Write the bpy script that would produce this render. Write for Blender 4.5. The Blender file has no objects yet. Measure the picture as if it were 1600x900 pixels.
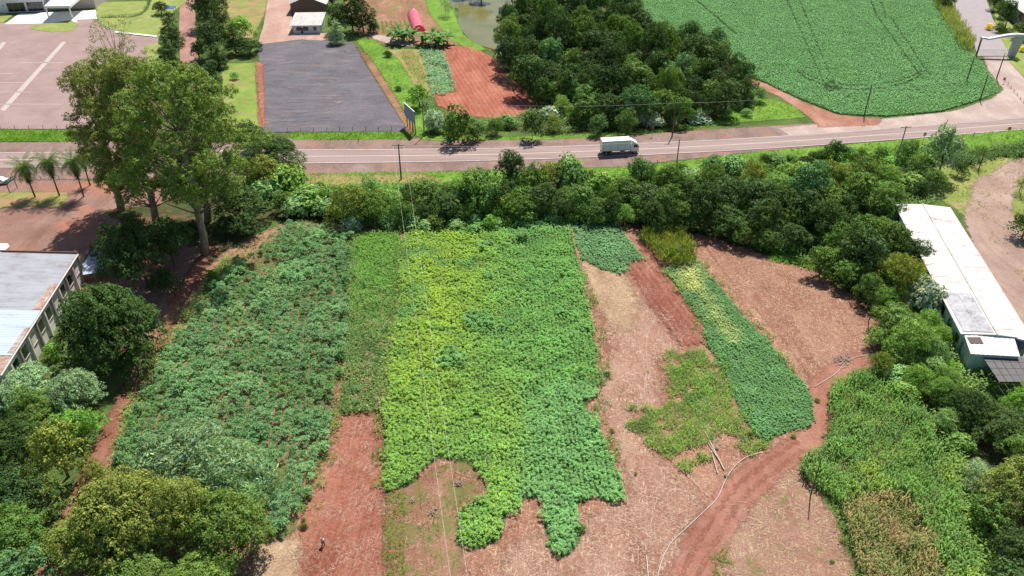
import bpy, math, random
import numpy as np
from mathutils import Vector

# ------------------------------------------------------------------ camera, sky, sun, exposure
F, HC, TH = 1300.0, 91.0, math.radians(34.1)
sc = bpy.context.scene
cd = bpy.data.cameras.new('camera'); cam = bpy.data.objects.new('camera', cd)
sc.collection.objects.link(cam); sc.camera = cam
cd.sensor_width = 36; cd.lens = 36 * F / 1600; cd.clip_start = 1; cd.clip_end = 8000
cam.location = (0, 0, HC); cam.rotation_euler = (math.pi / 2 - TH, 0, 0)
SUN_EL, SUN_AZ = math.radians(60), math.radians(20)      # azimuth from +Y towards +X
w = bpy.data.worlds.new('World'); sc.world = w; w.use_nodes = True
wn = w.node_tree; bg = wn.nodes['Background']
sky = wn.nodes.new('ShaderNodeTexSky'); sky.sky_type = 'NISHITA'; sky.sun_disc = False
sky.sun_elevation = SUN_EL; sky.sun_rotation = SUN_AZ; sky.air_density = 1.0; sky.dust_density = 1.0; sky.ozone_density = 1.0
wn.links.new(sky.outputs[0], bg.inputs[0]); bg.inputs[1].default_value = 0.08
ld = bpy.data.lights.new('sun', 'SUN'); sun = bpy.data.objects.new('sun', ld); sc.collection.objects.link(sun)
ld.energy = 5.0; ld.angle = math.radians(0.55); ld.color = (1.0, 0.94, 0.84)
sd = Vector((math.sin(SUN_AZ) * math.cos(SUN_EL), math.cos(SUN_AZ) * math.cos(SUN_EL), math.sin(SUN_EL)))
sun.rotation_euler = sd.to_track_quat('Z', 'Y').to_euler(); sun.location = (60, 200, 150)
sc.view_settings.view_transform = 'Standard'; sc.view_settings.look = 'None'
sc.view_settings.exposure = 0.42; sc.view_settings.gamma = 1.0
sc.render.engine = 'CYCLES'
sc.cycles.max_bounces = 6; sc.cycles.diffuse_bounces = 3; sc.cycles.glossy_bounces = 2
sc.cycles.transmission_bounces = 4; sc.cycles.transparent_max_bounces = 12
sc.cycles.use_denoising = True; sc.cycles.denoiser = 'OPENIMAGEDENOISE'; sc.cycles.denoising_input_passes = 'RGB_ALBEDO_NORMAL'

R_ = np.random.RandomState
COL = sc.collection
CT, ST = math.cos(TH), math.sin(TH)
FW = np.array([0, CT, -ST]); UP = np.array([0, ST, CT])

def P(px, py, z=0.0):
    """point of the place at height z seen at that spot of the photograph (1600 x 900)"""
    v = (px - 800) / F; q = (py - 450) / F
    d = FW + np.array([v, 0, 0]) - q * UP
    t = (z - HC) / d[2]
    return np.array([d[0] * t, d[1] * t, z])

def pix(p):
    d = np.array([p[0], p[1], p[2] - HC]); k = d @ FW
    return 800 + F * d[0] / k, 450 - F * (d @ UP) / k, F / k

def PL(pts, z=0.0):
    return np.array([P(a, b, z)[:2] for a, b in pts])

def V2(p, z=0): return Vector((float(p[0]), float(p[1]), z))

# ------------------------------------------------------------------ node helpers
def newmat(name):
    m = bpy.data.materials.new(name); m.use_nodes = True
    m.node_tree.nodes.clear(); return m, m.node_tree

def N(t, kind, **kw):
    n = t.nodes.new(kind)
    for k, v in kw.items():
        if k == 'inp':
            for a, b in v.items():
                if isinstance(b, bpy.types.NodeSocket): t.links.new(b, n.inputs[a])
                else: n.inputs[a].default_value = b
        else: setattr(n, k, v)
    return n

def c4(c): return (c[0], c[1], c[2], 1)

def mixc(t, fac, a, b, mode='MIX'):
    n = t.nodes.new('ShaderNodeMix'); n.data_type = 'RGBA'; n.blend_type = mode
    for i, s in ((0, fac), (6, a), (7, b)):
        if isinstance(s, bpy.types.NodeSocket): t.links.new(s, n.inputs[i])
        else: n.inputs[i].default_value = c4(s) if i else s
    return n.outputs[2]

def mth(t, op, a, b=None, c=None, clamp=False):
    n = t.nodes.new('ShaderNodeMath'); n.operation = op; n.use_clamp = clamp
    for i, s in enumerate((a, b, c)):
        if s is None: continue
        if isinstance(s, bpy.types.NodeSocket): t.links.new(s, n.inputs[i])
        else: n.inputs[i].default_value = s
    return n.outputs[0]

def sstep(t, x, a, b):
    n = t.nodes.new('ShaderNodeMapRange'); n.interpolation_type = 'SMOOTHSTEP'
    t.links.new(x, n.inputs[0]); n.inputs[1].default_value = a; n.inputs[2].default_value = b
    return n.outputs[0]

def noise(t, vec, scale, detail=4, rough=0.6, dist=0.0):
    n = t.nodes.new('ShaderNodeTexNoise'); n.inputs['Scale'].default_value = scale
    n.inputs['Detail'].default_value = detail; n.inputs['Roughness'].default_value = rough
    n.inputs['Distortion'].default_value = dist
    t.links.new(vec, n.inputs['Vector']); return n.outputs[0]

def ramp(t, x, stops):
    n = t.nodes.new('ShaderNodeValToRGB'); e = n.color_ramp.elements
    while len(e) > 2: e.remove(e[-1])
    e[0].position = stops[0][0]; e[0].color = c4(stops[0][1])
    e[1].position = stops[-1][0]; e[1].color = c4(stops[-1][1])
    for p, c in stops[1:-1]:
        k = e.new(p); k.color = c4(c)
    t.links.new(x, n.inputs[0]); return n.outputs[0]

def mapping(t, vec, rot=0, scale=(1, 1, 1), loc=(0, 0, 0)):
    n = t.nodes.new('ShaderNodeMapping'); n.inputs['Rotation'].default_value = (0, 0, rot)
    n.inputs['Scale'].default_value = scale; n.inputs['Location'].default_value = loc
    t.links.new(vec, n.inputs[0]); return n.outputs[0]

def finish(t, color, rough=0.9, bump=None, bstr=0.5, bdist=0.1, spec=0.2, edge=False, eamp=1.6, escale=0.8, metal=0.0):
    b = t.nodes.new('ShaderNodeBsdfPrincipled')
    if isinstance(color, bpy.types.NodeSocket): t.links.new(color, b.inputs['Base Color'])
    else: b.inputs['Base Color'].default_value = c4(color)
    if isinstance(rough, bpy.types.NodeSocket): t.links.new(rough, b.inputs['Roughness'])
    else: b.inputs['Roughness'].default_value = rough
    b.inputs['Specular IOR Level'].default_value = spec; b.inputs['Metallic'].default_value = metal
    if bump is not None:
        bn = t.nodes.new('ShaderNodeBump'); bn.inputs['Strength'].default_value = bstr
        bn.inputs['Distance'].default_value = bdist
        t.links.new(bump, bn.inputs['Height']); t.links.new(bn.outputs[0], b.inputs['Normal'])
    out = t.nodes.new('ShaderNodeOutputMaterial'); sh = b.outputs[0]
    if edge:
        g = t.nodes.new('ShaderNodeNewGeometry').outputs['Position']
        at = t.nodes.new('ShaderNodeAttribute'); at.attribute_name = 'edge'
        a = noise(t, g, escale, 6, 0.7)
        s = mth(t, 'MULTIPLY_ADD', mth(t, 'SUBTRACT', a, 0.5), eamp * 4, at.outputs['Fac'])
        s = mth(t, 'MULTIPLY_ADD', mth(t, 'SUBTRACT', noise(t, g, 5.0, 4, 0.8), 0.5), min(4.0, eamp * 2.5), s)
        fac = sstep(t, s, -0.1 - eamp * 0.25, 0.15 + eamp * 0.45)
        tr = t.nodes.new('ShaderNodeBsdfTransparent'); mx = t.nodes.new('ShaderNodeMixShader')
        t.links.new(fac, mx.inputs[0]); t.links.new(tr.outputs[0], mx.inputs[1]); t.links.new(sh, mx.inputs[2])
        sh = mx.outputs[0]
    t.links.new(sh, out.inputs[0])

def soil_mat(name, dark, mid, light, straw=None, samt=0.5, rows=None, edge=True, eamp=1.0, blot=None, bscale=0.12, green=None, gamt=0.0, fine=1.0):
    kk = lambda c: tuple(x * 0.84 * w for x, w in zip(c, (0.98, 0.97, 0.93)))
    dark, mid, light = kk(dark), kk(mid), kk(light); straw = kk(straw) if straw else None
    """earth: three tones, optional straw litter, drill rows and weedy blotches"""
    m, t = newmat(name)
    g = t.nodes.new('ShaderNodeNewGeometry').outputs['Position']
    n1 = noise(t, g, 0.13, 5, 0.62, 0.6); n2 = noise(t, g, 2.3 * fine, 6, 0.75); n3 = noise(t, g, 0.55, 4, 0.65)
    k = mth(t, 'ADD', mth(t, 'MULTIPLY', n1, 0.35), mth(t, 'ADD', mth(t, 'MULTIPLY', n2, 0.45), mth(t, 'MULTIPLY', n3, 0.2)))
    k = mth(t, 'ADD', k, mth(t, 'MULTIPLY', mth(t, 'SUBTRACT', noise(t, mapping(t, g, 0.12, (1, .35, 1)), 0.14, 8, 0.75, 0.8), 0.5), 0.85))
    c = ramp(t, k, [(0.34, dark), (0.5, mid), (0.64, light)])
    hgt = n2
    if straw:
        fs = []
        for i, (a, sx, sy) in enumerate(((0.4, .9, 4.6), (1.7, .8, 4.0), (2.7, 1.0, 5.0), (1.1, 1.6, 7.5))):
            v = mapping(t, mapping(t, g, a), 0, (sx, sy, 1), (i * 7.3, i * 3.1, 0))
            fs.append(sstep(t, noise(t, v, 1.0, 3, 0.6, 0.4), 0.54, 0.66))
        f = mth(t, 'MAXIMUM', mth(t, 'MAXIMUM', fs[0], fs[3]), mth(t, 'MAXIMUM', fs[1], fs[2]))
        mask = sstep(t, noise(t, g, 0.22, 5, 0.65, 0.5), 0.62 - samt * 0.42, 0.78 - samt * 0.25)
        f = mth(t, 'MULTIPLY', f, mth(t, 'MULTIPLY_ADD', mask, 0.75, 0.1 + 0.22 * samt))
        sc_ = mixc(t, noise(t, g, 3.5, 2), (straw[0] * .8, straw[1] * .74, straw[2] * .72), (min(1, straw[0] * 1.2), min(1, straw[1] * 1.2), min(1, straw[2] * 1.2)))
        c = mixc(t, f, c, sc_)
        hgt = mth(t, 'ADD', n2, mth(t, 'MULTIPLY', f, 0.4))
    if rows:
        ang, per, dep = rows
        v = mapping(t, g, ang, (1, 1, 1))
        sx = t.nodes.new('ShaderNodeSeparateXYZ'); t.links.new(v, sx.inputs[0])
        wv = mth(t, 'SINE', mth(t, 'MULTIPLY', mth(t, 'ADD', sx.outputs[0], mth(t, 'MULTIPLY', noise(t, g, 0.8, 3), 0.35)), 2 * math.pi / per))
        hgt = mth(t, 'ADD', hgt, mth(t, 'MULTIPLY', wv, dep))
    if green:
        gf = mth(t, 'MULTIPLY', sstep(t, noise(t, g, 0.3, 6, 0.7, 0.4), 0.62 - gamt * 0.35, 0.72 - gamt * 0.3), sstep(t, noise(t, g, 4.0, 4, 0.8), 0.35, 0.6))
        c = mixc(t, gf, c, green)
    if blot:
        c = mixc(t, mth(t, 'MULTIPLY', sstep(t, noise(t, g, bscale, 4, 0.6), 0.48, 0.62), 0.7), c, blot)
    finish(t, c, 0.95, hgt, 0.9, 0.12, 0.1, edge, eamp)
    return m

def grass_mat(name, a, b, c, edge=True, dirt=None, damt=0.3, eamp=0.8, scale=1.0):
    m, t = newmat(name)
    g = t.nodes.new('ShaderNodeNewGeometry').outputs['Position']
    n1 = noise(t, g, 0.16 * scale, 5, 0.65, 0.4); n2 = noise(t, g, 2.6, 6, 0.8)
    k = mth(t, 'ADD', mth(t, 'MULTIPLY', n1, 0.5), mth(t, 'MULTIPLY', n2, 0.5))
    col = ramp(t, k, [(0.38, a), (0.5, b), (0.62, c)])
    if dirt:
        col = mixc(t, mth(t, 'MULTIPLY', sstep(t, noise(t, g, 0.25, 6, 0.7, 0.5), 0.66 - damt * 0.35, 0.74 - damt * 0.3), 0.85), col, dirt)
    finish(t, col, 0.95, n2, 1.0, 0.15, 0.1, edge, eamp)
    return m

def plain(name, col, rough=0.6, metal=0.0, var=0.12, scale=1.5, spec=0.4, bstr=0.15):
    m, t = newmat(name)
    g = t.nodes.new('ShaderNodeNewGeometry').outputs['Position']
    n = noise(t, g, scale, 5, 0.7)
    a = tuple(x * (1 - var) for x in col); b = tuple(min(1, x * (1 + var)) for x in col)
    finish(t, ramp(t, n, [(0.3, a), (0.7, b)]), rough, n, bstr, 0.02, spec, metal=metal)
    return m

def leaf_material(name, trans=0.32, spec=0.1, rough=0.6, warm=(1.15, 1.25, 0.45), gain=1.5):
    m, t = newmat(name)
    at = N(t, 'ShaderNodeAttribute', attribute_name='col').outputs['Color']
    oi = t.nodes.new('ShaderNodeObjectInfo')
    c = mixc(t, 1.0, at, oi.outputs['Color'], 'MULTIPLY'); c = mixc(t, 1.0, c, (gain, gain, gain), 'MULTIPLY')
    g = t.nodes.new('ShaderNodeNewGeometry').outputs['Position']
    nz = mth(t, 'MULTIPLY_ADD', noise(t, g, 0.35, 3), 0.7, 0.65)
    v = t.nodes.new('ShaderNodeCombineXYZ')
    for i in range(3): t.links.new(nz, v.inputs[i])
    c = mixc(t, 1.0, c, v.outputs[0], 'MULTIPLY')
    b = t.nodes.new('ShaderNodeBsdfPrincipled'); t.links.new(c, b.inputs['Base Color'])
    b.inputs['Roughness'].default_value = rough; b.inputs['Specular IOR Level'].default_value = spec
    tr = t.nodes.new('ShaderNodeBsdfTranslucent')
    t.links.new(mixc(t, 1.0, c, warm, 'MULTIPLY'), tr.inputs[0])
    mx = t.nodes.new('ShaderNodeMixShader'); mx.inputs[0].default_value = trans
    t.links.new(b.outputs[0], mx.inputs[1]); t.links.new(tr.outputs[0], mx.inputs[2])
    o = t.nodes.new('ShaderNodeOutputMaterial'); t.links.new(mx.outputs[0], o.inputs[0])
    return m

LEAF = leaf_material('leaf', 0.24, gain=1.7); CROP = leaf_material('crop_leaf', 0.34, 0.18, 0.5, gain=1.66)
GRASSLEAF = leaf_material('grass_blade', 0.4, 0.15, 0.6, gain=1.35)

def bark_material(name, a, b):
    m, t = newmat(name)
    g = t.nodes.new('ShaderNodeTexCoord').outputs['Object']
    n = noise(t, mapping(t, g, 0, (3, 3, 0.6)), 1.5, 6, 0.7)
    finish(t, ramp(t, n, [(0.35, a), (0.65, b)]), 0.9, n, 0.6, 0.05, 0.1)
    return m
BARK = bark_material('bark', (0.07, 0.05, 0.035), (0.2, 0.16, 0.12))
PALEBARK = bark_material('pale_bark', (0.16, 0.12, 0.09), (0.42, 0.36, 0.3))

# ------------------------------------------------------------------ mesh helpers
def quads_mesh(name, v, f, col=None, mats=None):
    me = bpy.data.meshes.new(name)
    v = np.asarray(v, np.float32); f = np.asarray(f, np.int32)
    me.vertices.add(len(v)); me.vertices.foreach_set('co', v.ravel())
    k = f.shape[1]
    me.loops.add(f.size); me.loops.foreach_set('vertex_index', f.ravel())
    me.polygons.add(len(f)); me.polygons.foreach_set('loop_start', np.arange(0, f.size, k, dtype=np.int32))
    if col is not None:
        a = me.attributes.new('col', 'FLOAT_COLOR', 'FACE')
        a.data.foreach_set('color', np.concatenate([col, np.ones((len(col), 1))], 1).astype(np.float32).ravel())
    me.update(calc_edges=True)
    for m in (mats or []): me.materials.append(m)
    return me

def obj(name, me, mat=None, parent=None, loc=None, **kw):
    o = bpy.data.objects.new(name, me); COL.objects.link(o)
    if mat is not None and me is not None and not me.materials: me.materials.append(mat)
    if parent: o.parent = parent
    if loc is not None: o.location = loc
    for k, v in kw.items(): o[k] = v
    return o

def empty(name, loc, rz=0, label=None, category=None, group=None):
    o = bpy.data.objects.new(name, None); COL.objects.link(o); o.location = loc; o.rotation_euler = (0, 0, rz)
    o.empty_display_size = 0.5
    if label: o['label'] = label
    if category: o['category'] = category
    if group: o['group'] = group
    return o

class MB:
    """collects boxes, tubes, prisms; build() links ONE mesh object"""
    def __init__(s): s.v = []; s.f = []
    def add(s, v, f):
        n = len(s.v); s.v += [tuple(map(float, p)) for p in v]; s.f += [tuple(n + i for i in q) for q in f]; return s
    def box(s, c, d, rz=0, tilt=None):
        x, y, z = d[0] / 2, d[1] / 2, d[2] / 2
        ca, sa = math.cos(rz), math.sin(rz); vs = []
        for k in (-1, 1):
            for j in (-1, 1):
                for i in (-1, 1):
                    a, b = i * x, j * y
                    vs.append((c[0] + a * ca - b * sa, c[1] + a * sa + b * ca, c[2] + k * z))
        return s.add(vs, [(0, 2, 3, 1), (4, 5, 7, 6), (0, 1, 5, 4), (2, 6, 7, 3), (0, 4, 6, 2), (1, 3, 7, 5)])
    def hexa(s, lo, hi):   # two rings of n points
        n = len(lo)
        f = [(i, (i + 1) % n, n + (i + 1) % n, n + i) for i in range(n)]
        return s.add(list(lo) + list(hi), f + [tuple(range(n))[::-1], tuple(range(n, 2 * n))])
    def tube(s, pts, rad, n=6, caps=True):
        pts = [Vector(p) for p in pts]; m = len(pts)
        rad = rad if hasattr(rad, '__len__') else [rad] * m
        base = len(s.v); prev = None
        for i, p in enumerate(pts):
            d = (pts[min(i + 1, m - 1)] - pts[max(i - 1, 0)]).normalized()
            a = (prev - d * prev.dot(d)) if prev is not None else d.orthogonal()
            a.normalize(); prev = a; b = d.cross(a)
            for k in range(n):
                q = p + (a * math.cos(2 * math.pi * k / n) + b * math.sin(2 * math.pi * k / n)) * rad[i]
                s.v.append(tuple(q))
        for i in range(m - 1):
            for k in range(n):
                s.f.append((base + i * n + k, base + i * n + (k + 1) % n, base + (i + 1) * n + (k + 1) % n, base + (i + 1) * n + k))
        if caps:
            s.f.append(tuple(base + k for k in range(n))[::-1]); s.f.append(tuple(base + (m - 1) * n + k for k in range(n)))
        return s
    def mesh(s, name='mesh', smooth=False):
        me = bpy.data.meshes.new(name); me.from_pydata(s.v, [], s.f); me.validate()
        if smooth: me.polygons.foreach_set('use_smooth', [True] * len(me.polygons))
        return me
    def build(s, name, mat, parent=None, smooth=False, **kw):
        me = s.mesh(name, smooth); me.materials.append(mat)
        return obj(name, me, None, parent, **kw)

# ------------------------------------------------------------------ polygons
def inside(poly, x, y):
    r = np.zeros(x.shape, bool); n = len(poly); j = n - 1
    for i in range(n):
        xi, yi = poly[i]; xj, yj = poly[j]
        c = ((yi > y) != (yj > y)) & (x < (xj - xi) * (y - yi) / (yj - yi + 1e-12) + xi)
        r ^= c; j = i
    return r

def sdist(poly, x, y):
    d = np.full(x.shape, 1e9); n = len(poly)
    for i in range(n):
        a = poly[i]; b = poly[(i + 1) % n]; ab = b - a; L = ab @ ab + 1e-9
        t = np.clip(((x - a[0]) * ab[0] + (y - a[1]) * ab[1]) / L, 0, 1)
        d = np.minimum(d, np.hypot(x - a[0] - t * ab[0], y - a[1] - t * ab[1]))
    return np.where(inside(poly, x, y), d, -d)

def vnoise(x, y, s, seed=0):
    """cheap smooth value noise 0..1"""
    x = x / s + seed * 17.13; y = y / s + seed * 9.71
    xi = np.floor(x); yi = np.floor(y); fx = x - xi; fy = y - yi
    h = lambda a, b: np.modf(np.abs(np.sin(a * 127.1 + b * 311.7) * 43758.5453))[0]
    fx = fx * fx * (3 - 2 * fx); fy = fy * fy * (3 - 2 * fy)
    return (h(xi, yi) * (1 - fx) + h(xi + 1, yi) * fx) * (1 - fy) + (h(xi, yi + 1) * (1 - fx) + h(xi + 1, yi + 1) * fx) * fy

def fbm(x, y, s, seed=0):
    return 0.55 * vnoise(x, y, s, seed) + 0.3 * vnoise(x, y, s / 2.3, seed + 1) + 0.15 * vnoise(x, y, s / 5.1, seed + 2)

LVC = {}
def sheet(name, poly, mat, lvl, res=1.0, pad=2.5, zf=None, **kw):
    """a ragged-edged ground sheet: regular mesh with the distance to its outline stored for the material"""
    x0, y0 = poly.min(0) - pad - res; x1, y1 = poly.max(0) + pad + res
    xs = np.arange(x0, x1, res); ys = np.arange(y0, y1, res)
    X, Y = np.meshgrid(xs, ys); sdv = sdist(poly, X, Y)
    keep = sdv > -pad
    nx = len(xs); idx = -np.ones(X.shape, np.int64)
    q = keep[:-1, :-1] | keep[1:, :-1] | keep[:-1, 1:] | keep[1:, 1:]
    used = np.zeros(X.shape, bool)
    used[:-1, :-1] |= q; used[1:, :-1] |= q; used[:-1, 1:] |= q; used[1:, 1:] |= q
    idx[used] = np.arange(used.sum())
    LVC[lvl] = LVC.get(lvl, 0) + 1
    Z = np.full(X.shape, lvl * 0.02 + LVC[lvl] * 0.0022)
    if zf is not None: Z = Z + zf(X, Y) * np.clip((sdv + 1.0) / 1.5, 0, 1)
    v = np.stack([X[used], Y[used], Z[used]], 1)
    f = np.stack([idx[:-1, :-1][q], idx[:-1, 1:][q], idx[1:, 1:][q], idx[1:, :-1][q]], 1)
    me = quads_mesh(name, v, f, None, [mat])
    a = me.attributes.new('edge', 'FLOAT', 'POINT'); a.data.foreach_set('value', np.clip(sdv[used], -5, 5).astype(np.float32))
    if zf is not None: me.polygons.foreach_set('use_smooth', [True] * len(me.polygons))
    kw.setdefault('kind', 'structure')
    return obj(name, me, **kw)

def ribbon(pts, wid):
    """polygon round a polyline (world coordinates)"""
    pts = np.asarray(pts); L = []; Rr = []
    for i in range(len(pts)):
        d = pts[min(i + 1, len(pts) - 1)] - pts[max(i - 1, 0)]; d = d / (np.hypot(*d) + 1e-9); n = np.array([-d[1], d[0]])
        w_ = wid[i] if hasattr(wid, '__len__') else wid
        L.append(pts[i] + n * w_ / 2); Rr.append(pts[i] - n * w_ / 2)
    return np.array(L + Rr[::-1])

def smooth(pts, n=6):
    """Catmull-Rom through the points"""
    p = [np.asarray(a, float) for a in pts]; p = [2 * p[0] - p[1]] + p + [2 * p[-1] - p[-2]]; out = []
    for i in range(1, len(p) - 2):
        for k in range(n):
            t = k / n
            out.append(0.5 * ((2 * p[i]) + (-p[i - 1] + p[i + 1]) * t + (2 * p[i - 1] - 5 * p[i] + 4 * p[i + 1] - p[i + 2]) * t * t + (-p[i - 1] + 3 * p[i] - 3 * p[i + 1] + p[i + 2]) * t ** 3))
    out.append(p[-2]); return np.array(out)

def flat(name, poly, mat, z, parent=None, **kw):
    """a hard-edged sheet"""
    me = bpy.data.meshes.new(name); z *= 3.33; me.from_pydata([(p[0], p[1], z) for p in poly], [], [tuple(range(len(poly)))])
    me.materials.append(mat); return obj(name, me, None, parent, **kw)

def strip(name, A, B, mat, z, parent=None, **kw):
    n = len(A); me = bpy.data.meshes.new(name); z *= 3.33
    me.from_pydata([(p[0], p[1], z) for p in A] + [(p[0], p[1], z) for p in B], [], [(i, i + 1, n + i + 1, n + i) for i in range(n - 1)])
    me.materials.append(mat); return obj(name, me, None, parent, **kw)

def lerp2(A, B, t): return np.asarray(A) * (1 - t) + np.asarray(B) * t

# ------------------------------------------------------------------ materials of the setting
SOIL = soil_mat('farm_soil', (0.18, 0.075, 0.052), (0.29, 0.13, 0.092), (0.41, 0.225, 0.165), (0.6, 0.41, 0.3), 0.75, green=(0.1, 0.13, 0.04), gamt=0.1)
REDSOIL = soil_mat('red_soil', (0.15, 0.05, 0.038), (0.23, 0.08, 0.06), (0.31, 0.13, 0.1), (0.5, 0.33, 0.27), 0.35, eamp=0.35)
STRIPSOIL = soil_mat('mulched_red_soil', (0.21, 0.064, 0.04), (0.31, 0.108, 0.07), (0.42, 0.18, 0.125), (0.52, 0.34, 0.28), 0.6, rows=(0.05, 1.1, 0.5), eamp=0.35)
STRAW = soil_mat('dry_straw', (0.27, 0.15, 0.1), (0.4, 0.26, 0.175), (0.53, 0.38, 0.26), (0.66, 0.52, 0.37), 0.6, eamp=1.6)
STUBBLE = soil_mat('pink_stubble', (0.22, 0.095, 0.068), (0.35, 0.185, 0.14), (0.46, 0.285, 0.225), (0.62, 0.46, 0.35), 0.8, rows=(0.12, 1.2, 0.35), eamp=2.0)
TRACK = soil_mat('track_earth', (0.28, 0.11, 0.075), (0.38, 0.16, 0.11), (0.46, 0.22, 0.16), eamp=0.6, blot=(0.22, 0.1, 0.07), bscale=0.4)
YARD = soil_mat('yard_earth', (0.22, 0.12, 0.1), (0.29, 0.175, 0.15), (0.36, 0.235, 0.205), eamp=0.9, blot=(0.36, 0.15, 0.1), bscale=0.07)
PLOUGH = soil_mat('ploughed_earth', (0.17, 0.055, 0.04), (0.26, 0.09, 0.065), (0.37, 0.16, 0.125), (0.5, 0.33, 0.25), 0.45, eamp=1.2)
SHOULDER = soil_mat('road_shoulder', (0.2, 0.135, 0.125), (0.27, 0.19, 0.175), (0.35, 0.255, 0.24), eamp=0.6, blot=(0.3, 0.17, 0.13), bscale=0.15)
PINKGRAVEL = soil_mat('pale_gravel', (0.4, 0.31, 0.29), (0.5, 0.4, 0.375), (0.58, 0.47, 0.44), eamp=0.5, blot=(0.36, 0.26, 0.24), bscale=0.1)
BASE = grass_mat('rough_ground', (0.04, 0.07, 0.018), (0.08, 0.13, 0.035), (0.13, 0.19, 0.05), False, (0.2, 0.1, 0.06), 0.25)
LUSH = grass_mat('lush_grass', (0.08, 0.16, 0.025), (0.14, 0.26, 0.04), (0.2, 0.34, 0.06), True, (0.22, 0.2, 0.06), 0.12)
FIELDFLOOR = soil_mat('field_floor', (0.13, 0.07, 0.045), (0.2, 0.11, 0.075), (0.3, 0.18, 0.12), (0.45, 0.33, 0.22), 0.3, green=(0.09, 0.15, 0.04), gamt=0.55)
LAWN = grass_mat('mown_lawn', (0.17, 0.23, 0.055), (0.23, 0.28, 0.08), (0.3, 0.33, 0.12), True, (0.34, 0.3, 0.15), 0.3, 0.25)
DRYGRASS = grass_mat('dry_grass', (0.15, 0.17, 0.05), (0.24, 0.24, 0.08), (0.33, 0.3, 0.12), True, (0.36, 0.2, 0.13), 0.5)
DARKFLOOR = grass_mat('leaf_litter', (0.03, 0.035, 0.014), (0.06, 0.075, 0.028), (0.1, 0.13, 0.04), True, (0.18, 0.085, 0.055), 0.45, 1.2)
CROPFLOOR = grass_mat('crop_floor', (0.05, 0.1, 0.03), (0.08, 0.15, 0.045), (0.12, 0.2, 0.06), True, (0.2, 0.09, 0.06), 0.1, 0.5)

# ------------------------------------------------------------------ the ground and its sheets
G = bpy.data.meshes.new('ground'); G.from_pydata([(-1500, -400, 0), (1500, -400, 0), (1500, 2600, 0), (-1500, 2600, 0)], [], [(0, 1, 2, 3)])
obj('ground', G, BASE, kind='structure', label='rough green and brown ground under the whole landscape')

sheet('farm_soil', PL([(345, 395), (450, 345), (620, 335), (900, 335), (1080, 360), (1200, 395), (1290, 430), (1375, 490), (1392, 560), (1300, 600), (1262, 700), (1262, 740), (1300, 800), (1350, 930), (1370, 1010), (330, 1010), (140, 920), (60, 900), (150, 720), (230, 560), (300, 440)]), SOIL, 1, label='reddish farm soil littered with pale crop residue')
sheet('mulched_strip', PL([(527, 640), (598, 640), (600, 1010), (440, 1010), (455, 900), (472, 800), (503, 720)]), STRIPSOIL, 2, pad=1.5, label='dark red bare strip with straw flecks beside the yellow-green crop')
sheet('straw_patch', PL([(398, 845), (470, 838), (466, 1010), (370, 1010)]), STRAW, 2, label='pale tan straw patch at the foot of the left field')
sheet('stubble_field', PL([(940, 470), (1010, 470), (1085, 535), (1030, 560), (1035, 640), (985, 650), (1050, 740), (1110, 790), (1040, 1010), (760, 1010), (790, 850), (930, 800), (985, 770), (950, 660), (930, 620), (950, 560)]), STUBBLE, 2, label='pinkish stubble field along the ragged crop edge')
sheet('straw_patch', PL([(905, 405), (930, 402), (975, 425), (1000, 475), (985, 520), (945, 500), (918, 450)]), STRAW, 3, label='yellowish straw patch below the small blue-green crop')
sheet('right_field_soil', PL([(1085, 365), (1150, 375), (1200, 398), (1290, 435), (1375, 500), (1388, 552), (1310, 590), (1275, 605), (1230, 540), (1150, 450)]), soil_mat('right_red_soil', (0.19, 0.075, 0.052), (0.29, 0.135, 0.1), (0.4, 0.22, 0.17), (0.56, 0.38, 0.27), 0.8, eamp=.7), 2, label='bare reddish field with dry straw below the tree belt')
sheet('stubble_field', PL([(1130, 800), (1190, 740), (1250, 715), (1290, 790), (1345, 920), (1360, 1010), (1060, 1010)]), soil_mat('weedy_stubble', (0.24, 0.12, 0.09), (0.34, 0.18, 0.14), (0.42, 0.26, 0.2), (0.52, 0.4, 0.27), 0.75, green=(0.14, 0.16, 0.05), gamt=0.25), 2, label='stubble right of the orange track with thin weeds')
sheet('weedy_patch', PL([(600, 765), (735, 710), (760, 760), (712, 800), (720, 850), (740, 1010), (598, 1010)]), soil_mat('weedy_red', (0.17, 0.07, 0.05), (0.27, 0.13, 0.09), (0.36, 0.2, 0.14), (0.5, 0.34, 0.25), 0.6, green=(0.12, 0.16, 0.04), gamt=0.5), 2, label='weedy bare patch inside the ragged foot of the crop')
def furrow(ang, per, dep):
    ca, sa = math.cos(ang), math.sin(ang)
    return lambda X, Y: dep * np.sin(2 * np.pi * (X * ca + Y * sa + 0.35 * fbm(X, Y, 3.0)) / per) * (.6 + .8 * vnoise(X, Y, 1.1, 3)) + .1 * vnoise(X, Y, .45, 7)
pf = PL([(972, 407), (1003, 398), (995, 378), (1012, 385), (1064, 455), (1110, 533), (1064, 545), (1018, 485)])
dv = PL([(1000, 400), (1100, 535)]); fa = math.atan2(*(dv[1] - dv[0])[::-1]) + math.pi / 2
sheet('ploughed_plot', pf, PLOUGH, 4, res=0.25, pad=2.0, zf=furrow(fa, 1.3, 0.1), label='narrow dark red ploughed plot with straight furrows')
dv = PL([(720, 80), (790, 180)]); fb = math.atan2(*(dv[1] - dv[0])[::-1]) + math.pi / 2
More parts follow.
